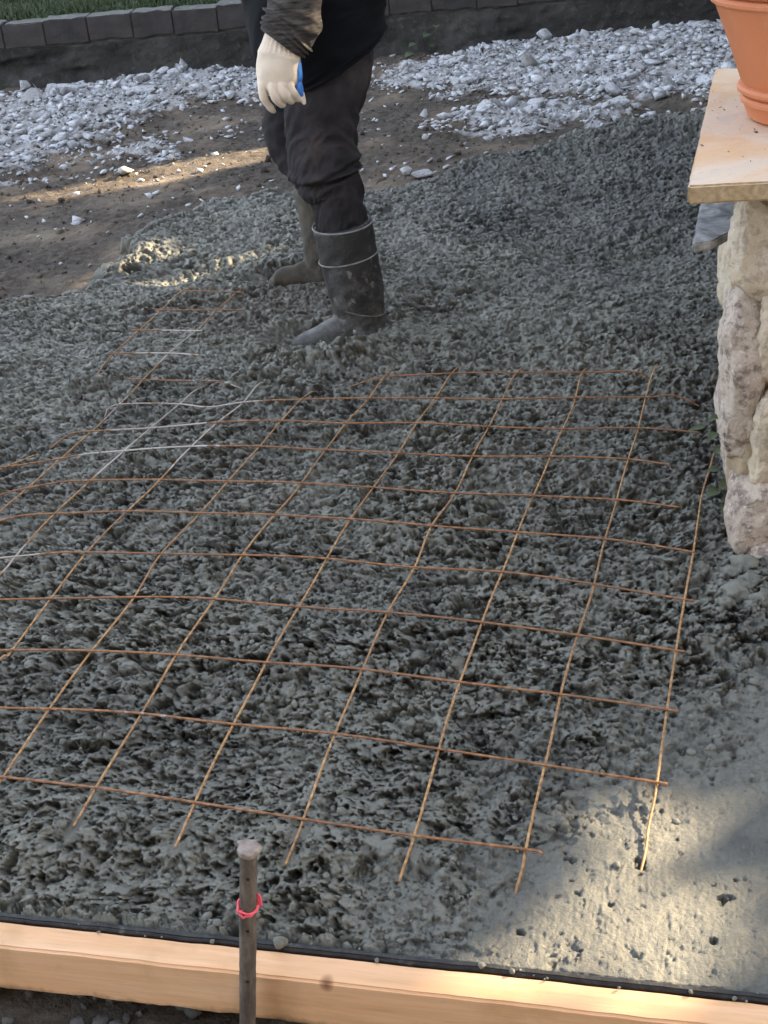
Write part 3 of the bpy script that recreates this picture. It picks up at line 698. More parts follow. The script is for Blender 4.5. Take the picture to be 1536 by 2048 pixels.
# ------------------------------------------------------------------ form board, joint filler
ang = math.atan2(bd.y, bd.x)
def along(me_name, x0, x1, y0, y1, z0, z1, m, bev, segs, label, cat, jag=0):
    bm = bmesh.new(); bmesh.ops.create_cube(bm, size=1)
    for v_ in bm.verts: v_.co = Vector(((x0+x1)/2+v_.co.x*(x1-x0), (y0+y1)/2+v_.co.y*(y1-y0), (z0+z1)/2+v_.co.z*(z1-z0)))
    bmesh.ops.bevel(bm, geom=bm.edges[:], offset=bev, segments=3, affect='EDGES')
    L = [e for e in bm.edges if abs(e.verts[0].co.x-e.verts[1].co.x) > .5]
    bmesh.ops.subdivide_edges(bm, edges=L, cuts=segs, use_grid_fill=True)
    co = np.array([v_.co[:] for v_ in bm.verts])
    w1 = .0016*fbm(co[:, 0]*3, co[:, 2]*3, 3, 401); w2 = jag*fbm(co[:, 0]*17, co[:, 1]*20, 4, 402)
    for q, v_ in enumerate(bm.verts):
        v_.co.y += w1[q]
        if co[q, 2] < (z0+z1)/2: v_.co.z += abs(w2[q])
        else: v_.co.z += w2[q]*.18
    me = bpy.data.meshes.new(me_name); bm.to_mesh(me); bm.free()
    o = link(me_name, me, m, None, 'sharp'); o.location = (-.14, board_y(-.14, 0), 0); o.rotation_euler = (0, 0, ang)
    return tag(o, label, cat)
board = along('form_board', -1.6, 1.6, .0, BW, -.0745, .0, m_wood, .003, 260, 'pale pine form board on edge holding the front of the concrete', 'board', .006)
strip = along('joint_filler', -1.6, 1.6, BW+.0012, BW+STRIPW, -.11, .0035, m_black, .003, 320, 'black joint filler strip between the pine board and the concrete', 'filler strip', .006)
# smears and crumbs of concrete on the strip and the board's back edge
n = 70
ux = rng.uniform(-1.0, 1.0, n); us = np.exp(rng.normal(-6.1, .5, n)); uo = BW+rng.uniform(-.004, STRIPW, n)
P_ = [Vector((-.14, board_y(-.14, 0), 0))+bd*ux[i]+bn*uo[i]+Vector((0, 0, .003)) for i in range(n)]
tag(scatter('splashed_concrete_crumbs', protos, np.array([tuple(q) for q in P_]), us, m_conc, True, tilt=.6), kind='stuff')
q = gp(562, 1893, .004)
o = link('concrete_clod', hull_me('concrete_clod', 24, .0105, .010, .009, 77), m_conc, None, True); o.location = q+Vector((0, 0, .007))
tag(o, 'small lump of wet concrete dropped on the black strip beside the steel stake', 'clod')

# ------------------------------------------------------------------ steel stake with pink string
sb = at(495, 2045, 1.008); st_ = at(497, 1692, 1.008); ax = (st_-sb); L0 = ax.length; ax.normalize()
base_ = sb-ax*.30
stake = empty('form_stake', base_, 'rusty round steel stake with mushroomed head driven before the pine board', 'stake')
# shaft
def tube_path(name, pts, r, nc=10, nr=None, twist=0):
    return loft(name, [(*p, r, r) for p in pts], nr or len(pts)*6, nc)
def stake_d(TH, S): return .0004*perlin(np.cos(TH)*2+5, S*60, 5)+.0004*perlin(TH*1.0, S*15, 6)
q0 = base_; q1 = st_-ax*.006
rad = 17*mpp(496, 1900, 1.008)
o = child('shaft', loft('shaft', [(*(q0+(q1-q0)*f), rad, rad) for f in (0, .25, .5, .75, 1)], 120, 28, stake_d), m_stake, stake)
# mushroomed head: flattened, lobed, chipped rim
def head_d(TH, S): return .0008*perlin(np.cos(TH)*3, np.sin(TH)*3+S*9, 9)+(.0011*np.sin(TH*3+1)+.0009*np.sin(TH*5+2)+.0008*np.sin(TH*8))*np.sin(np.pi*np.clip(S*1.2, 0, 1))
hr = 24*mpp(496, 1690, 1.008)
hp_ = st_-ax*.002
child('head', loft('head', [(*(hp_-ax*.0085), rad*.98, rad*.98), (*(hp_-ax*.005), hr*.97, hr*.97), (*(hp_-ax*.0015), hr*1.0, hr*1.0), (*(hp_+ax*.0012), hr*.93, hr*.93), (*(hp_+ax*.0022), hr*.6, hr*.6), (*(hp_+ax*.0024), hr*.1, hr*.1)], 26, 40, head_d), m_head, stake)
side = Vector((0, -1, 0)); side = (side-ax*side.dot(ax)).normalized()
for yy in (1742, 1842, 1944, 2038):  # dark discs paint the shade inside the nail holes
    t_ = (2045-yy)/(2045-1692)*L0
    c0 = sb+ax*t_+side*(rad*.86)
    child('nail_hole_disc', loft('nail_hole_disc', [(*(c0), .0022, .0022), (*(c0+side*rad*.10), .0022, .0022), (*(c0+side*rad*.155), .0021, .0021)], 6, 12), m_hole_shade, stake)
# string
pts = []
t0 = (2045-1805)/(2045-1692)*L0
e1 = Vector((1, 0, 0)); e1 = (e1-ax*e1.dot(ax)).normalized(); e2 = ax.cross(e1)
rs = np.random.default_rng(4)
for k in range(66):
    a_ = k/66*2*math.pi*2.6+.3
    rr_ = rad+.0010+.0008*abs(math.sin(k*.9))
    pts.append(sb+ax*(t0+.0035*math.sin(a_*1.0+.2)+.0030*math.sin(k*.33)+rs.normal(0, .0006))+e1*rr_*math.cos(a_)+e2*rr_*math.sin(a_))
tail = [sb+ax*(t0+d)+e1*(rad+.0018+.001*math.sin(d*300))-e2*.002 for d in (.004, .008, .012, .016, .019, .016, .010, .003)]
tail = [p_+(e1*(.0022 if i > 4 else 0)) for i, p_ in enumerate(tail)]
o = link('string', tube_path('string', pts+tail, .0013, 7, 560), m_pink); tag(o, 'fluorescent pink mason string wound round the steel stake', 'string')

# ------------------------------------------------------------------ welded wire mesh
mesh_root = empty('wire_mesh', gp(600, 1200, 0), 'rusty welded wire reinforcing mesh half sunk in the wet concrete', 'wire mesh')
BARE = [(gp(430, 815, 0), .16), (gp(330, 900, 0), .16), (gp(480, 800, 0), .12), (gp(230, 930, 0), .12), (gp(360, 700, 0), .16), (gp(330, 860, 0), .14), (gp(20, 1130, 0), .07), (gp(245, 830, 0), .10)]
def wire(L, k):
    a = catmull([tuple(p) for p in L], max(24, len(L)*9))
    s = np.arange(len(a))
    a[:, 0] += .0010*np.sin(s*.31+k); a[:, 2] += .0010*np.sin(s*.23+k*2)
    r = .0018
    me = loft('wire', np.concatenate([a, np.full((len(a), 2), r)], 1), len(a)*2, 7, lambda TH, S: .00022*perlin(TH*1.2+k, S*len(a)*3, 3))
    V = np.zeros(len(me.vertices)*3); me.vertices.foreach_get('co', V); V = V.reshape(-1, 3)
    bare = np.zeros(len(V))
    for c_, rr_ in BARE: bare = np.maximum(bare, .62*np.exp(-(((V[:, 0]-c_.x)**2+(V[:, 1]-c_.y)**2)/rr_**2)**2))
    bare = np.maximum(bare, .40*sstep(.55, .8, perlin(V[:, 0]*7+k*13, V[:, 1]*7, 8)))
    attr(me, 'bare', bare)
    child('wire', me, m_wire if k < 40 else m_wire2, mesh_root)
for k, L in enumerate(ROWL): wire(L, k)
for k, L in enumerate(COLL): wire(L, k+40)

# ------------------------------------------------------------------ stone pillar, cap, slate, pot
ZC = .64
pc = gp(1378, 372, ZC)
capP = [gp(1376, 371, ZC), gp(1430, 137, ZC), gp(1700, 128, ZC), gp(1760, 352, ZC)]
TH_ = .028
def slab_poly(name, P, zt, th, sub, seed, amp):
    bm = bmesh.new()
    up = [bm.verts.new((p_.x, p_.y, zt)) for p_ in P]; f = bm.faces.new(up)
    r_ = bmesh.ops.extrude_face_region(bm, geom=[f])
    for v_ in r_['geom']:
        if isinstance(v_, bmesh.types.BMVert): v_.co.z -= th
    bmesh.ops.recalc_face_normals(bm, faces=bm.faces[:])
    bmesh.ops.bevel(bm, geom=bm.edges[:], offset=.003, segments=2, affect='EDGES')
    bmesh.ops.triangulate(bm, faces=[f_ for f_ in bm.faces if len(f_.verts) > 4])
    for _ in range(sub):
        bmesh.ops.subdivide_edges(bm, edges=[e for e in bm.edges if e.calc_length() > .03], cuts=1, use_grid_fill=True)
    bmesh.ops.triangulate(bm, faces=bm.faces[:])
    co = np.array([v_.co[:] for v_ in bm.verts]); d = amp*perlin3(co[:, 0]*30, co[:, 1]*30, co[:, 2]*30, seed)
    d2 = amp*perlin3(co[:, 0]*30+9, co[:, 1]*30, co[:, 2]*60, seed+3)
    for q_, v_ in enumerate(bm.verts): v_.co.x += d[q_]; v_.co.y += d2[q_]; v_.co.z += d[q_]*.4
    me = bpy.data.meshes.new(name); bm.to_mesh(me); bm.free(); return me
pillar = empty('stone_pillar', gp(1640, 1000, 0), 'fieldstone pillar of pink granite and tan stones beside the wet concrete', 'pillar')
def pstone(px, py, Y, hw, hh, hd, m, seed, amp=.10, rot=0):
    bm = bmesh.new(); bmesh.ops.create_icosphere(bm, subdivisions=5, radius=1)
    co = np.array([v_.co[:] for v_ in bm.verts])
    s = np.sign(co)*np.abs(co)**.50
    s /= np.max(np.abs(s))
    r_ = np.random.default_rng(seed)
    for _ in range(9):                      # chip flat facets off the block
        n_ = r_.normal(size=3); n_ /= np.linalg.norm(n_); d_ = s@n_; lim = r_.uniform(.72, .98)*np.max(d_)
        s = s-np.maximum(0, d_-lim)[:, None]*n_[None, :]*.85
    k_ = mpp(px, py, Y); dim = np.array([hw*k_, hd, hh*k_])
    w_ = s*dim
    f1 = perlin3(w_[:, 0]*9+seed, w_[:, 1]*9, w_[:, 2]*9, seed)*.012+perlin3(w_[:, 0]*28+seed, w_[:, 1]*28, w_[:, 2]*28, seed+3)*.0065+perlin3(w_[:, 0]*80, w_[:, 1]*80, w_[:, 2]*80+seed, seed+6)*.0038+perlin3(w_[:, 0]*200, w_[:, 1]*200, w_[:, 2]*200+seed, seed+8)*.0022
    w_ = w_+co*f1[:, None]
    c_ = at(px, py, Y)
    R_ = Matrix.Rotation(rot, 3, 'Y') @ Matrix.Rotation(-.31, 3, 'Z')
    for q_, v_ in enumerate(bm.verts): v_.co = c_+R_ @ Vector(w_[q_])
    me = bpy.data.meshes.new('stone'); bm.to_mesh(me); bm.free()
    child('stone', me, m, pillar)
# px, py, depth, half width px, half height px, half depth m
pstone(1516, 480, 1.96, 48, 108, .08, m_tan, 3, rot=.04)
pstone(1612, 470, 1.95, 48, 120, .09, m_tan, 4)
pstone(1484, 765, 1.95, 42, 200, .09, m_gran, 5, rot=.03)
pstone(1560, 655, 1.92, 54, 100, .08, m_tan, 16, rot=.06)
pstone(1556, 860, 1.905, 50, 115, .08, m_tan, 6, rot=.04)
pstone(1510, 1020, 1.90, 50, 95, .08, m_gran, 7, rot=-.16)
pstone(1604, 1035, 1.88, 50, 100, .08, m_tan, 8)
pstone(1560, 1125, 1.86, 62, 80, .08, m_gran, 12, rot=-.30)
pstone(1640, 720, 1.94, 46, 130, .10, m_gran, 9)
pstone(1482, 760, 2.22, 40, 195, .15, m_gran, 10); pstone(1496, 510, 2.25, 40, 120, .15, m_tan, 11)
pstone(1660, 1130, 1.88, 56, 100, .09, m_tan, 13)
pstone(1700, 480, 1.97, 52, 120, .09, m_tan, 31); pstone(1735, 730, 1.95, 54, 130, .10, m_tan, 32); pstone(1750, 950, 1.92, 58, 110, .10, m_gran, 33); pstone(1660, 900, 1.92, 54, 100, .09, m_tan, 34); pstone(1755, 1130, 1.90, 60, 100, .10, m_gran, 35)
for k_, (py_, m_) in enumerate(((500, m_tan), (700, m_gran), (900, m_tan), (1020, m_gran))):
    pstone(1496, py_, 2.50, 46, 105, .17, m_, 41+k_); pstone(1500, py_+40, 2.78, 44, 105, .15, m_, 51+k_)
    pstone(1860, py_, 2.10, 60, 115, .14, m_, 61+k_); pstone(1850, py_-20, 2.45, 60, 115, .16, m_, 71+k_)
bed = [(1545, 400, 1.972, 72, .06), (1542, 500, 1.972, 72, .06), (1540, 600, 1.962, 74, .06), (1535, 760, 1.947, 86, .07), (1540, 900, 1.937, 86, .075), (1555, 1020, 1.922, 84, .075), (1580, 1120, 1.892, 80, .075), (1590, 1200, 1.882, 80, .07)]
bed = [(*at(x_, y_, Y_), w_*mpp(x_, y_, Y_), d_) for x_, y_, Y_, w_, d_ in bed]
child('mortar_joint', loft('mortar_joint', bed, 140, 90, lambda TH, S: .006*perlin(np.cos(TH)*3+S*14, np.sin(TH)*3+S*9, 4)+.003*perlin(TH*6, S*50, 6)), m_pmort, pillar)
a_ = at(1530, 1000, 2.1)
core = box_me('mortar_core', (a_.x+.03, 1.99, -.1), (a_.x+.27, 2.80, ZC-TH_-.004), .01)
for v_ in core.vertices: v_.co.x += .31*(v_.co.y-2.06)+.087*v_.co.z
child('mortar_core', core, m_pmort, pillar)
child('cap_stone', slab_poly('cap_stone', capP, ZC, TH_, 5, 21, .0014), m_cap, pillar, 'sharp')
ZS = .495
slP = [gp(1386, 487, ZS), gp(1412, 345, ZS), gp(1520, 340, ZS), gp(1520, 450, ZS), gp(1462, 463, ZS), gp(1425, 481, ZS)]
child('slate_ledge', slab_poly('slate_ledge', slP, ZS, .016, 5, 25, .004), m_slate, pillar, 'sharp')

# debris on the cap
n = 46; dp = []
for k in range(n):
    a_, b_2 = rng.uniform(.02, .75), rng.uniform(.03, .97)
    p_ = (capP[0]*(1-b_2)+capP[1]*b_2)*(1-a_)+(capP[3]*(1-b_2)+capP[2]*b_2)*a_
    dp.append((p_.x, p_.y, ZC+.0015))
tag(scatter('dry_leaf_crumbs', [hull_me('crumb_shape', 9, 1, .6, .35, 950+k) for k in range(6)], np.array(dp), np.exp(rng.normal(-5.9, .45, n)), m_debris, False, tilt=.2), kind='stuff')

# terracotta pot
pk = mpp(1500, 200, 2.45)
RB = .150
pl = gp(1506, 234, ZC+.003)             # left rim of the base
pcx = Vector((pl.x+RB*.93, pl.y-.02, ZC+.002))
pot = empty('flower_pot', pcx, 'large terracotta flower pot with moulded rings standing on the sandstone cap', 'flower pot')
def band(r_, z_, k_): return [(r_-.001, z_), (r_+.004*k_, z_+.004), (r_+.005*k_, z_+.009), (r_+.002*k_, z_+.014), (r_-.0035, z_+.016)]
prof = [(0, 0), (RB*.96, 0), (RB, .004)]+band(RB*1.055, .024, 1)+band(RB*1.095, .042, 1)+[(RB*1.09, .062), (RB*1.26, .130), (RB*1.40, .182)]
for i_ in range(4): prof += band(RB*(1.425+.045*i_), .186+.018*i_, 1.2)
prof += [(RB*1.58, .27), (RB*1.66, .31), (RB*1.76, .316), (RB*1.80, .325), (RB*1.85, .39), (RB*1.83, .397), (RB*1.72, .397), (RB*1.62, .36), (RB*1.0, .06), (0, .05)]
def lathe(name, prof, c, nc=96, up=Vector((0, 0, 1))):
    V = []; F = []
    tl = Matrix.Rotation(0, 3, 'Y')
    for r_, z_ in prof:
        for j in range(nc):
            a2 = 2*math.pi*j/nc
            V.append((c.x+r_*math.cos(a2), c.y+r_*math.sin(a2), c.z+z_))
    F = grid_faces(len(prof), nc, True).tolist()
    me = bpy.data.meshes.new(name); me.from_pydata(V, [], F); me.update(); return me
child('pot_body', lathe('pot_body', prof, pcx), m_terra, pot, 'sharp')
child('potting_soil', lathe('potting_soil', [(0, .345), (RB*.8, .35), (RB*1.56, .342)], pcx), m_dirt, pot)

# chunks of concrete fallen beside the pillar foot
for k, (px_, py_, r_) in enumerate(((1490, 1130, .022), (1475, 1185, .026), (1500, 1165, .020), (1462, 1145, .015), (1530, 1205, .024), (1450, 1205, .014))):
    p_ = gp(px_, py_, .01)
    me = lump_me('concrete_clod', 150+k, 3, .30); me.transform(Matrix.Scale(r_, 4)); o = link('concrete_clod', me, m_conc, None, True); o.location = p_
    tag(o, 'knobbly lump of wet concrete heaped against the foot of the stone pillar', 'clod', 'concrete clods at the pillar foot')

# ------------------------------------------------------------------ weeds
def leaf_me(name, base, d, nrm, L, w):
    d = d.normalized(); s_ = d.cross(nrm).normalized(); n_ = s_.cross(d)
    V = []; F = []
    prof_ = [0, .55, .95, 1, .85, .5, 0.02]
    for i, k_ in enumerate(prof_):
        t_ = i/(len(prof_)-1); c_ = base+d*L*t_-n_*L*.35*t_*t_
        V += [c_-s_*w*k_+n_*w*.25*k_, c_, c_+s_*w*k_+n_*w*.25*k_]
    for i in range(len(prof_)-1):
        for j in range(2): F.append((i*3+j, i*3+j+1, i*3+4+j, i*3+3+j))
    me = bpy.data.meshes.new(name); me.from_pydata([tuple(v_) for v_ in V], [], F); me.update(); return me
def weed(base, specs, label, m=m_weed):
    o = empty('weed_plant', base, label, 'weed')
    for k, (dx, dy, dz, L, w) in enumerate(specs):
        tip = base+Vector((dx, dy, dz))
        child('stem', loft('stem', [(*base, .0012, .0012), (*(base+(tip-base)*.5+Vector((0, 0, .006))), .001, .001), (*tip, .0008, .0008)], 8, 6), m, o)
        child('leaf', leaf_me('leaf', tip, Vector((dx*.8-.02, dy-.03, .012)), Vector((0, -.35, 1)), L*.72, w*.72), m, o)
wb = gp(1462, 905, 0)
weed(wb, [(-.035, -.02, .055, .045, .011), (-.02, .01, .075, .04, .010), (-.045, .02, .05, .05, .009), (-.03, -.03, .03, .035, .012)], 'small green weed with spread leaves between the pillar and the concrete')
wb = gp(1468, 1015, 0)
weed(wb, [(-.015, -.01, .06, .045, .014), (-.028, .0, .04, .040, .016), (-.01, -.015, .035, .045, .016), (-.02, -.02, .02, .03, .013), (-.024, .02, .07, .03, .011)], 'broad leafed green weed at the foot of the stone pillar')
wb = Vector((gp(868, 105, 0).x, WY-.02, -.01))
weed(wb, [(-.02, -.03, .11, .08, .032), (.02, -.03, .15, .07, .028), (.0, -.02, .05, .06, .03), (-.12, -.10, .03, .09, .03), (-.10, -.06, .07, .07, .025)], 'leafy green weed sprouting at the foot of the low wall')

# ------------------------------------------------------------------ worker
YN, YF, YT = 3.13, 3.56, 3.33
person = empty('person', gp(690, 600, 0), 'worker in dark clothes and rubber boots standing in the wet concrete', 'person')
def R_(px, py, Y, hw, dep): # ring: centre from pixel, half width in px, half depth m
    p_ = at(px, py, Y); return (p_.x, p_.y, p_.z, hw*mpp(px, py, Y), dep)
def folds(k, a):
    def f(TH, S):
        rg = lambda q: .55-np.abs(q)*1.6
        return a*(.9*rg(perlin(np.cos(TH)*1.3+S*4+k, np.sin(TH)*1.3+S*11, k+7))+.5*rg(perlin(np.cos(TH)*2+k, S*17+np.sin(TH)*3+np.cos(TH)*2, k+8)))+.6*a*(.9*perlin(np.cos(TH)*1.6+S*5+k, np.sin(TH)*1.6+S*9, k)+.7*perlin(np.cos(TH)*2.5+k, S*26+np.sin(TH)*2.5, k+1)+.35*perlin(np.cos(TH)*5, S*60+np.sin(TH)*7+k, k+2))
    return f
def near_folds(TH, S):
    d = folds(11, .0065)(TH, S)
    # bunched ridge above the knee with a deep crease under it
    c_ = .655+.030*np.cos(TH-.3)
    d = d+.011*np.exp(-((S-c_+.030)/.022)**2)-.012*np.exp(-((S-c_-.012)/.014)**2)+.004*np.exp(-((S-c_-.05)/.02)**2)
    c2 = .60-.05*np.cos(TH+.6); d = d+.006*np.exp(-((S-c2+.02)/.015)**2)-.006*np.exp(-((S-c2-.01)/.012)**2)
    # outer seam
    sa = np.angle(np.exp(1j*(TH-4.60))); d = d+.0030*np.exp(-((sa-.02)/.045)**2)-.0022*np.exp(-((sa+.09)/.045)**2)
    pk_s = (np.abs(np.angle(np.exp(1j*(TH-5.35)))) < .48)
    d = d+.0028*pk_s*np.exp(-((S-.395-.02*np.sin(TH*2))/.006)**2)+.0022*(S > .22)*(S < .40)*np.exp(-((np.angle(np.exp(1j*(TH-4.88))))/.04)**2)
    return d
nearleg = loft('trousers', [R_(676, -60, 3.31, 68, .085), R_(674, 40, 3.275, 73, .082), R_(664, 130, 3.225, 79, .085), R_(645, 215, 3.19, 74, .085), R_(644, 277, 3.175, 69, .083), R_(648, 325, 3.16, 70, .085), R_(656, 360, 3.155, 62, .075), R_(672, 390, 3.15, 53, .064), R_(682, 440, 3.14, 51, .058), R_(690, 480, 3.14, 48, .055)], 150, 160, near_folds)
farleg = loft('trousers', [R_(650, -60, 3.40, 70, .09), R_(628, 40, 3.45, 68, .09), R_(606, 130, 3.50, 66, .09), R_(588, 215, 3.52, 60, .085), R_(588, 262, 3.53, 60, .08), R_(602, 310, 3.54, 52, .075), R_(622, 350, 3.55, 38, .06), R_(630, 385, 3.56, 34, .056), R_(636, 420, 3.56, 33, .055)], 110, 64, folds(15, .0055))
pelv = loft('trousers', [R_(650, -130, YT, 90, .15), R_(655, -60, YT, 90, .16), R_(655, 20, YT, 84, .15), R_(650, 70, YT, 60, .12)], 24, 64)
child('trousers', join_meshes('trousers', [nearleg, farleg, pelv]), m_trou, person)
# pocket flap seam on the near thigh, and side seam
pk_ = [at(x_, y_, 3.18) for x_, y_ in ((682, 138), (678, 160), (680, 184), (700, 192), (722, 196))]

def boot(name_, shaft, foot, m, bands, mb):
    a_ = loft('boot', shaft, 60, 48, folds(21, .0022)); f_ = loft('boot', foot, 40, 40)
    o = child('boot', join_meshes('boot', [a_, f_]), m, person)
    r1 = o.modifiers.new('join', 'REMESH'); r1.mode = 'VOXEL'; r1.voxel_size = .0055; r1.use_smooth_shade = True
    r2 = o.modifiers.new('smooth', 'SMOOTH'); r2.iterations = 5; r2.factor = .5
    for B in bands:
        c_ = child('band', loft('band', B, 160, 8), mb, person); c_.parent = o; c_.location = (0, 0, 0)
    return o
def ring_band(px, py, Y, hw, dep, r, tilt, k0=0.0):
    c_ = at(px, py, Y); w_ = hw*mpp(px, py, Y); out = []
    for k in range(33):
        a2 = k/32*2*math.pi
        out.append((c_.x+w_*math.cos(a2), c_.y+dep*math.sin(a2), c_.z+tilt*math.cos(a2)+k0*math.sin(a2), r, r))
    return out
nb = boot('near', [R_(684, 447, YN+.01, 60, .073), R_(690, 475, YN+.01, 59, .072), R_(697, 510, YN+.01, 59, .071), R_(711, 580, YN, 56, .068), R_(718, 618, YN, 51, .060), R_(722, 640, YN, 50, .054), R_(724, 668, YN, 50, .052), R_(726, 690, YN, 50, .052)],
     [R_(768, 668, YN-.005, 10, .03), R_(752, 668, YN-.005, 34, .046)[:3]+(.034, .048), R_(722, 660, YN-.008, 36, .05)[:3]+(.046, .052), R_(680, 665, YN-.012, 30, .05)[:3]+(.044, .050), R_(640, 680, YN-.018, 24, .05)[:3]+(.036, .050), R_(603, 691, YN-.022, 20, .045)[:3]+(.028, .043), R_(582, 696, YN-.024, 8, .02)[:3]+(.011, .02)],
     m_boot, [ring_band(685, 448, YN+.01, 60, .073, .0026, .004, .004), ring_band(697, 512, YN+.01, 59.5, .0715, .0022, .010, .002), ring_band(716, 612, YN, 53, .063, .0013, -.020, .002)], m_band)
fb = boot('far', [R_(622, 372, YF, 36, .062), R_(628, 410, YF, 35, .060), R_(634, 455, YF, 33, .058), R_(640, 500, YF, 33, .056), R_(644, 530, YF, 32, .050), R_(646, 560, YF, 32, .05)],
     [R_(676, 560, YF, 10, .03)[:3]+(.02, .03), R_(650, 556, YF, 30, .05)[:3]+(.044, .05), R_(615, 556, YF-.01, 26, .05)[:3]+(.040, .05), R_(580, 561, YF-.015, 22, .05)[:3]+(.032, .048), R_(552, 566, YF-.02, 20, .045)[:3]+(.024, .04), R_(538, 569, YF-.02, 8, .02)[:3]+(.008, .018)],
     m_bootm, [], m_band)

# vest / jacket body
def vest_d(TH, S):
    return folds(31, .006)(TH, S)+.004*np.exp(-((S-.985)/.012)**2)-.003*np.exp(-((S-.95)/.008)**2)
vest = loft('vest', [R_(640, -560, YT, 60, .10), R_(640, -520, YT, 105, .21), R_(632, -400, YT, 140, .22), R_(628, -200, YT, 148, .225), R_(630, -60, YT, 150, .225), R_(634, 20, YT, 144, .225), R_(650, 85, YT, 124, .222), R_(656, 112, YT, 118, .220)], 110, 96, vest_d, capped=False)
# slope the hem: lower at the belly, higher at the back
V = np.zeros(len(vest.vertices)*3); vest.vertices.foreach_get('co', V); V = V.reshape(-1, 3)
hc = at(658, 100, YT); low = sstep(hc.z+.18, hc.z-.02, V[:, 2])
V[:, 2] += low*((V[:, 0]-hc.x)*.30+(V[:, 1]-YT)*.10)
vest.vertices.foreach_set('co', V.astype(np.float32).ravel()); vest.update()
ov = child('vest', vest, m_vest, person)
sol = ov.modifiers.new('thick', 'SOLIDIFY'); sol.thickness = .006; sol.offset = -1

# shirt sleeve (near arm) with pushed up folds, far sleeve forward of the belly
YA = 3.035
def sleeve_d(TH, S):
    d = .0035*perlin(np.cos(TH)*1.4+S*3, np.sin(TH)*1.4, 41)
    for c_, t_, w_, a2 in ((.60, .07, .030, .006), (.69, -.06, .026, .007), (.78, .09, .026, .008), (.86, .08, .022, .007), (.93, .09, .020, .006)):
        d = d+a2*np.exp(-((S-c_-t_*np.cos(TH+.2)*.5-.012*np.sin(TH*2+c_*9))/w_)**2)
    return d+.0008*perlin(np.cos(TH)*3, S*40+np.sin(TH)*3, 45)
slv = loft('shirt', [R_(640, -480, 3.15, 55, .06), R_(618, -300, 3.07, 54, .058), R_(598, -120, 3.035, 54, .056), R_(592, -20, YA, 54, .054), R_(584, 30, YA, 52, .052), R_(573, 58, YA, 47, .048), R_(564, 84, YA, 43, .043)], 180, 72, sleeve_d, capped=False)
V = np.zeros(len(slv.vertices)*3); slv.vertices.foreach_get('co', V); V = V.reshape(-1, 3)
hc2 = at(564, 84, YA); low = sstep(hc2.z+.07, hc2.z-.01, V[:, 2]); V[:, 2] -= low*(V[:, 0]-hc2.x)*.36
slv.vertices.foreach_set('co', V.astype(np.float32).ravel()); slv.update()
fsl = loft('shirt', [R_(620, -480, 3.50, 50, .06), R_(610, -300, 3.56, 48, .058), R_(600, -140, 3.57, 44, .055), R_(590, -70, 3.56, 36, .05), R_(575, -20, 3.55, 30, .045)], 60, 40, folds(47, .004), capped=False)
os_ = child('shirt', join_meshes('shirt', [slv, fsl]), m_shirt, person)
sol = os_.modifiers.new('thick', 'SOLIDIFY'); sol.thickness = .003; sol.offset = -1

# glove: knit cuff, palm, four curled fingers, thumb with blue coating
YG = 3.025
def rib(TH, S): return .0019*np.sin(TH*26)*(S < .30)+.0018*np.exp(-((S-.32)/.04)**2)+.0012*perlin(np.cos(TH)*2, S*7+np.sin(TH)*2, 51)
palm = loft('glove', [R_(566, 70, YG+.01, 34, .030), R_(562, 90, YG+.005, 38, .031), R_(559, 106, YG, 41, .031), R_(556, 125, YG-.002, 42.5, .030), R_(555, 148, YG-.004, 42.5, .027), R_(555, 166, YG-.003, 40, .023), R_(558, 178, YG+.004, 34, .016), R_(560, 184, YG+.010, 26, .010)], 90, 72, rib)
def finger(pts, r0, r1):
    n_ = len(pts); out = []
    for i, (x_, y_, Y_) in enumerate(pts):
        p_ = at(x_, y_, Y_); rr_ = (r0+(r1-r0)*i/(n_-1)); out.append((*p_, rr_, rr_))
    e_ = out[-1]; out[-1] = (*e_[:3], e_[3]*.9, e_[3]*.9)
    d_ = Vector(out[-1][:3])-Vector(out[-2][:3]); d_.normalize(); t_ = Vector(e_[:3])+d_*r1*.8
    out.append((*t_, r1*.3, r1*.3))
    return loft('glove', out, 30, 16, lambda TH, S: .0006*np.sin(S*22))
fingers = [finger([(525, 160, YG-.010), (524, 180, YG-.017), (529, 199, YG-.014), (539, 213, YG-.006), (547, 222, YG+.004)], .0108, .0076),
           finger([(543, 160, YG-.014), (545, 182, YG-.025), (553, 199, YG-.021), (563, 208, YG-.006), (567, 205, YG+.014)], .0104, .0086),
           finger([(560, 158, YG-.014), (564, 179, YG-.025), (573, 194, YG-.019), (582, 201, YG-.002), (584, 197, YG+.016)], .0104, .0084),
           finger([(577, 156, YG-.010), (582, 175, YG-.018), (590, 189, YG-.012), (597, 197, YG+.002), (598, 193, YG+.014)], .0098, .0076),
           finger([(586, 122, YG+.012), (593, 145, YG+.014), (596, 166, YG+.008), (602, 188, YG+.004), (608, 205, YG+.002)], .0118, .0066)]
og = child('glove', join_meshes('glove', [palm]+fingers), m_glove, person)
r1 = og.modifiers.new('join', 'REMESH'); r1.mode = 'VOXEL'; r1.voxel_size = .0024; r1.use_smooth_shade = True
r2 = og.modifiers.new('smooth', 'SMOOTH'); r2.iterations = 2; r2.factor = .5
og['label'] = 'cream knit work glove with blue coated palm'
def sub(name, me, m, par):
    me.transform(Matrix.Translation(-person.location)); return link(name, me, m, par)
coat = loft('palm_coating', [R_(591, 106, YG+.012, 7, .012), R_(593, 116, YG+.008, 8.5, .018), R_(595, 135, YG+.006, 9.0, .020), R_(597, 152, YG+.005, 8.5, .018), R_(597, 161, YG+.005, 7.5, .014), R_(597, 165, YG+.006, 4, .008)], 24, 20)
sub('palm_coating', coat, m_blue, og)
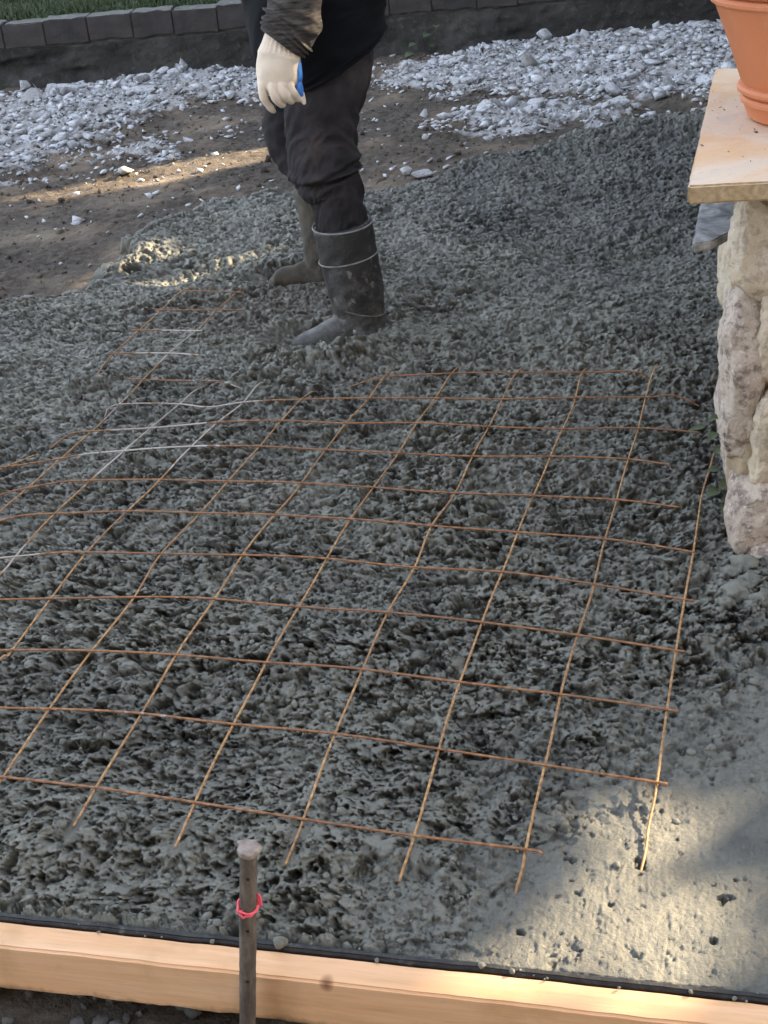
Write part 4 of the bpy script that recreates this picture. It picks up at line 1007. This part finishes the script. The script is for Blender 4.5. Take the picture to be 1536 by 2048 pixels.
coat2 = loft('thumb_coating', [R_(596, 166, YG+.004, 5, .009), R_(597, 170, YG+.001, 8.2, .0125), R_(600, 182, YG+.0, 7.6, .011), R_(604, 192, YG+.001, 4, .006)], 20, 16)
sub('thumb_coating', coat2, m_blue, og)
coat3 = loft('finger_coating', [R_(552, 207, YG+.010, 5, .006), R_(557, 210, YG+.008, 10, .010), R_(560, 216, YG+.008, 9, .010), R_(558, 221, YG+.010, 4, .006)], 14, 16)
sub('finger_coating', coat3, m_navy, og)
# far glove, hidden behind the body
fg = [loft('glove', [R_(578, -40, 3.55, 26, .032), R_(572, -15, 3.555, 28, .034), R_(566, 15, 3.56, 30, .032), R_(564, 42, 3.57, 28, .024), R_(564, 52, 3.575, 20, .015)], 30, 32)]
for j_ in range(4): fg.append(finger([(548+j_*11, 30, 3.56), (549+j_*11, 54, 3.565), (555+j_*10, 68, 3.58), (563+j_*9, 72, 3.60)], .0115, .0085))
fg.append(finger([(586, -5, 3.56), (596, 22, 3.57), (598, 45, 3.585)], .012, .009))
child('glove', join_meshes('glove', fg), m_glove, person)

# continuous body under the clothes
def body():
    J = {'pel': (at(664, 10, YT), .09), 'chest': (at(636, -250, YT), .10), 'neck': (at(630, -520, YT), .055), 'chin': (at(612, -600, YT), .062), 'skull': (at(618, -690, YT), .088), 'crown': (at(622, -740, YT), .070), 'nose': (at(545, -640, YT), .014),
         'hn': (at(676, 60, 3.24), .07), 'kn': (at(652, 330, 3.16), .050), 'an': (at(716, 610, YN), .030), 'tn': (at(700, 672, YN-.01), .018),
         'hf': (at(640, 60, 3.45), .07), 'kf': (at(606, 300, 3.54), .032), 'af': (at(642, 515, YF), .020), 'tf': (at(625, 545, YF-.01), .016),
         'sn': (at(640, -450, 3.17), .055), 'en': (at(600, -140, 3.035), .036), 'wn': (at(562, 90, YG+.005), .024), 'fn': (at(556, 165, YG), .018),
         'sf': (at(605, -450, 3.50), .055), 'ef': (at(605, -150, 3.57), .034), 'wf': (at(578, -30, 3.55), .022), 'ff': (at(566, 25, 3.56), .016)}
    E_ = [('pel', 'chest'), ('chest', 'neck'), ('neck', 'chin'), ('chin', 'skull'), ('skull', 'crown'), ('chin', 'nose'), ('pel', 'hn'), ('hn', 'kn'), ('kn', 'an'), ('an', 'tn'), ('pel', 'hf'), ('hf', 'kf'), ('kf', 'af'), ('af', 'tf'),
          ('chest', 'sn'), ('sn', 'en'), ('en', 'wn'), ('wn', 'fn'), ('chest', 'sf'), ('sf', 'ef'), ('ef', 'wf'), ('wf', 'ff')]
    ks = list(J); me = bpy.data.meshes.new('body')
    me.from_pydata([tuple(J[k][0]-person.location) for k in ks], [(ks.index(a2), ks.index(b2)) for a2, b2 in E_], [])
    o = bpy.data.objects.new('body', me); COL.objects.link(o); o.parent = person
    o.modifiers.new('skin', 'SKIN'); ss_ = o.modifiers.new('sub', 'SUBSURF'); ss_.levels = 1; ss_.render_levels = 2
    for i, k in enumerate(ks):
        me.skin_vertices[0].data[i].radius = (J[k][1], J[k][1]); me.skin_vertices[0].data[i].use_root = (k == 'pel')
    me.materials.append(m_skin)
    return o
ob_ = body()
hb = at(640, -700, YT)
sub('hair', loft('hair', [(*(hb+Vector((0, 0, -.10))), .085, .09), (*(hb+Vector((-.005, 0, -.02))), .108, .098), (*(hb+Vector((-.015, 0, .06))), .100, .09), (*(hb+Vector((-.02, 0, .10))), .05, .05)], 20, 32), m_hair, person)

# ------------------------------------------------------------------ unseen trees added at the right; crowns shade the site, gaps form sun patches
S2 = Vector((SUNV.x, SUNV.y, 0)).normalized(); Q2 = Vector((-S2.y, S2.x, 0)); TAN = math.tan(SUN_EL)
LIT = [([(60, 398), (200, 366), (330, 334), (440, 316), (548, 303), (552, 314), (430, 338), (300, 366), (200, 388), (110, 404)], -.045),
       ([(215, 535), (280, 505), (325, 485), (350, 500), (450, 497), (475, 512), (400, 528), (350, 545), (300, 540)], 0),
       ([(960, 1840), (1110, 1770), (1200, 1650), (1310, 1610), (1430, 1580), (1450, 1615), (1400, 1690), (1370, 1790), (1560, 1815), (1560, 1890), (1440, 1935), (1230, 1985), (1080, 1990), (940, 1930)], 0),
       ([(-100, 575), (0, 560), (120, 545), (140, 570), (40, 600), (-100, 620)], -.04)]
LITG = [([tuple(gp(*q_, z_)[:2]) for q_ in P_], z_) for P_, z_ in LIT]
GLV = at(604, 92, YA)-Vector((0, .075, 0))
PD = 7.2
trees_q = np.arange(-1.2, 14.0, 1.65)
nl = 150000
lq = rng.uniform(-2.0, 14.2, nl); lz = .1+6.4*rng.uniform(0, 1, nl)**.9; ld = PD+rng.uniform(-.65, .65, nl)
LP = np.stack([S2.x*ld+Q2.x*lq, S2.y*ld+Q2.y*lq, lz], -1)
lit = np.zeros(nl, bool); near_ = np.full(nl, -9.0)
for (P_, z_), mg_ in zip(LITG[:3], (.075, .06, .035)):
    k_ = (LP[:, 2]-z_)/TAN
    sd_ = poly_sd(LP[:, 0]-S2.x*k_, LP[:, 1]-S2.y*k_, P_)+mg_; near_ = np.maximum(near_, sd_)
    lit |= (sd_ > 0) & ((mg_ > .04) | (rng.uniform(0, 1, len(sd_)) < .87))
dv = LP-np.array(GLV); al = dv@np.array(SUNV); dist = np.linalg.norm(dv-al[:, None]*np.array(SUNV)[None, :], axis=1)
lit |= dist < .072; near_ = np.maximum(near_, .072-dist)
lsz = 1+.75*np.clip((-near_-.08)/.12, 0, 1)
LP = LP[~lit]; nl = len(LP); lq = lq[~lit]; lsz = lsz[~lit]
own = np.argmin(np.abs(lq[:, None]+rng.normal(0, .25, nl)[:, None]-trees_q[None, :]), axis=1)
for ti, tq in enumerate(trees_q):
    tb = S2*PD+Q2*float(tq); tb.z = -.05
    tr = empty('tree', tb, 'tall leafy tree in the unseen row added beyond the pillar to shade the yard', 'tree', 'added trees shading the yard')
    child('added_trunk', loft('added_trunk', [(tb.x, tb.y, -.1, .13, .13), (tb.x+.03, tb.y, 2, .09, .09), (tb.x-.03, tb.y+.02, 5.6, .025, .025)], 20, 12), m_bark, tr)
    P_ = LP[own == ti]; n_ = len(P_)
    a1 = rng.normal(size=(n_, 3)); a1 /= np.linalg.norm(a1, axis=1)[:, None]
    a2 = np.cross(a1, rng.normal(size=(n_, 3))); a2 /= np.linalg.norm(a2, axis=1)[:, None]
    l_ = .066*lsz[own == ti][:, None]; w_ = .043*lsz[own == ti][:, None]
    V = np.stack([P_-a1*l_, P_+a2*w_, P_+a1*l_, P_-a2*w_], 1).reshape(-1, 3)
    child('crown', mesh_np('crown', V, np.arange(4*n_).reshape(-1, 4)), m_leaf, tr, False)  # crown of an added unseen tree

# ------------------------------------------------------------------ unseen clapboard block added right of view to darken the right side
hw_ = empty('shade_blocker', (2.05, 3.1, -.1), 'unseen tall narrow dark clapboard block added beyond the stone pillar', 'blocker')
child('blocker_core', box_me('blocker_core', (1.72, 2.62, -.1), (2.38, 3.58, 4.6), .01), m_mortar, hw_, False)
m_blocker = simple('blocker_paint', (.05, .05, .05), (.08, .08, .078), 12, .7, .2)
z_ = -.05; cl = None
while z_ < 4.5:
    me = box_me('clapboard', (1.70, 2.60, z_), (2.40, 3.60, z_+.118), .004)
    for v_ in me.vertices:
        f_ = (v_.co.z-z_)/.118; v_.co.x += (.012*f_ if v_.co.x < 2.05 else -.012*f_); v_.co.y += (.012*f_ if v_.co.y < 3.1 else -.012*f_)
    child('clapboard', me, m_blocker, hw_, False); z_ += .12

# ------------------------------------------------------------------ dark house front added unseen behind the camera to block sky light
hf = empty('house', (0.5, -2.6, -.15), 'added unseen dark brick house front with door and two windows facing the new concrete', 'house')
m_rend = simple('added_dark_brick_front', (.045, .036, .032), (.075, .060, .053), 3, .9, .3, 90)
m_trim = simple('added_white_trim', (.68, .67, .64), (.76, .75, .72), 6, .6, .1)
m_glass, nt, b = M('added_dark_window_glass'); setc(nt, b, ramp(nt, noise(nt, coords(nt), 2, 2), [(.3, (.015, .017, .02)), (.7, (.03, .033, .037))]), .08)
child('wall', box_me('wall', (-5.0, -2.9, -.15), (6.5, -2.6, 4.4), .01), m_rend, hf, False)  # wall of the added house front
for x0_, x1_, z0_, z1_ in ((-3.6, -2.2, .9, 2.2), (3.0, 4.4, .9, 2.2)):
    w_ = child('added_window', box_me('added_window', (x0_-.08, -2.597, z0_-.08), (x1_+.08, -2.54, z1_+.08), .006), m_trim, hf, False)
    child('added_pane', box_me('added_pane', (x0_, -2.58, z0_), (x1_, -2.532, z1_), .003), m_glass, hf, False)
child('door', box_me('door', (.0, -2.597, -.1), (1.0, -2.53, 2.0), .008), m_trim, hf, False)  # door of the added house front
child('added_roof_eave', box_me('added_roof_eave', (-5.3, -3.2, 4.4), (6.8, -2.1, 4.58), .02), m_trim, hf, False)
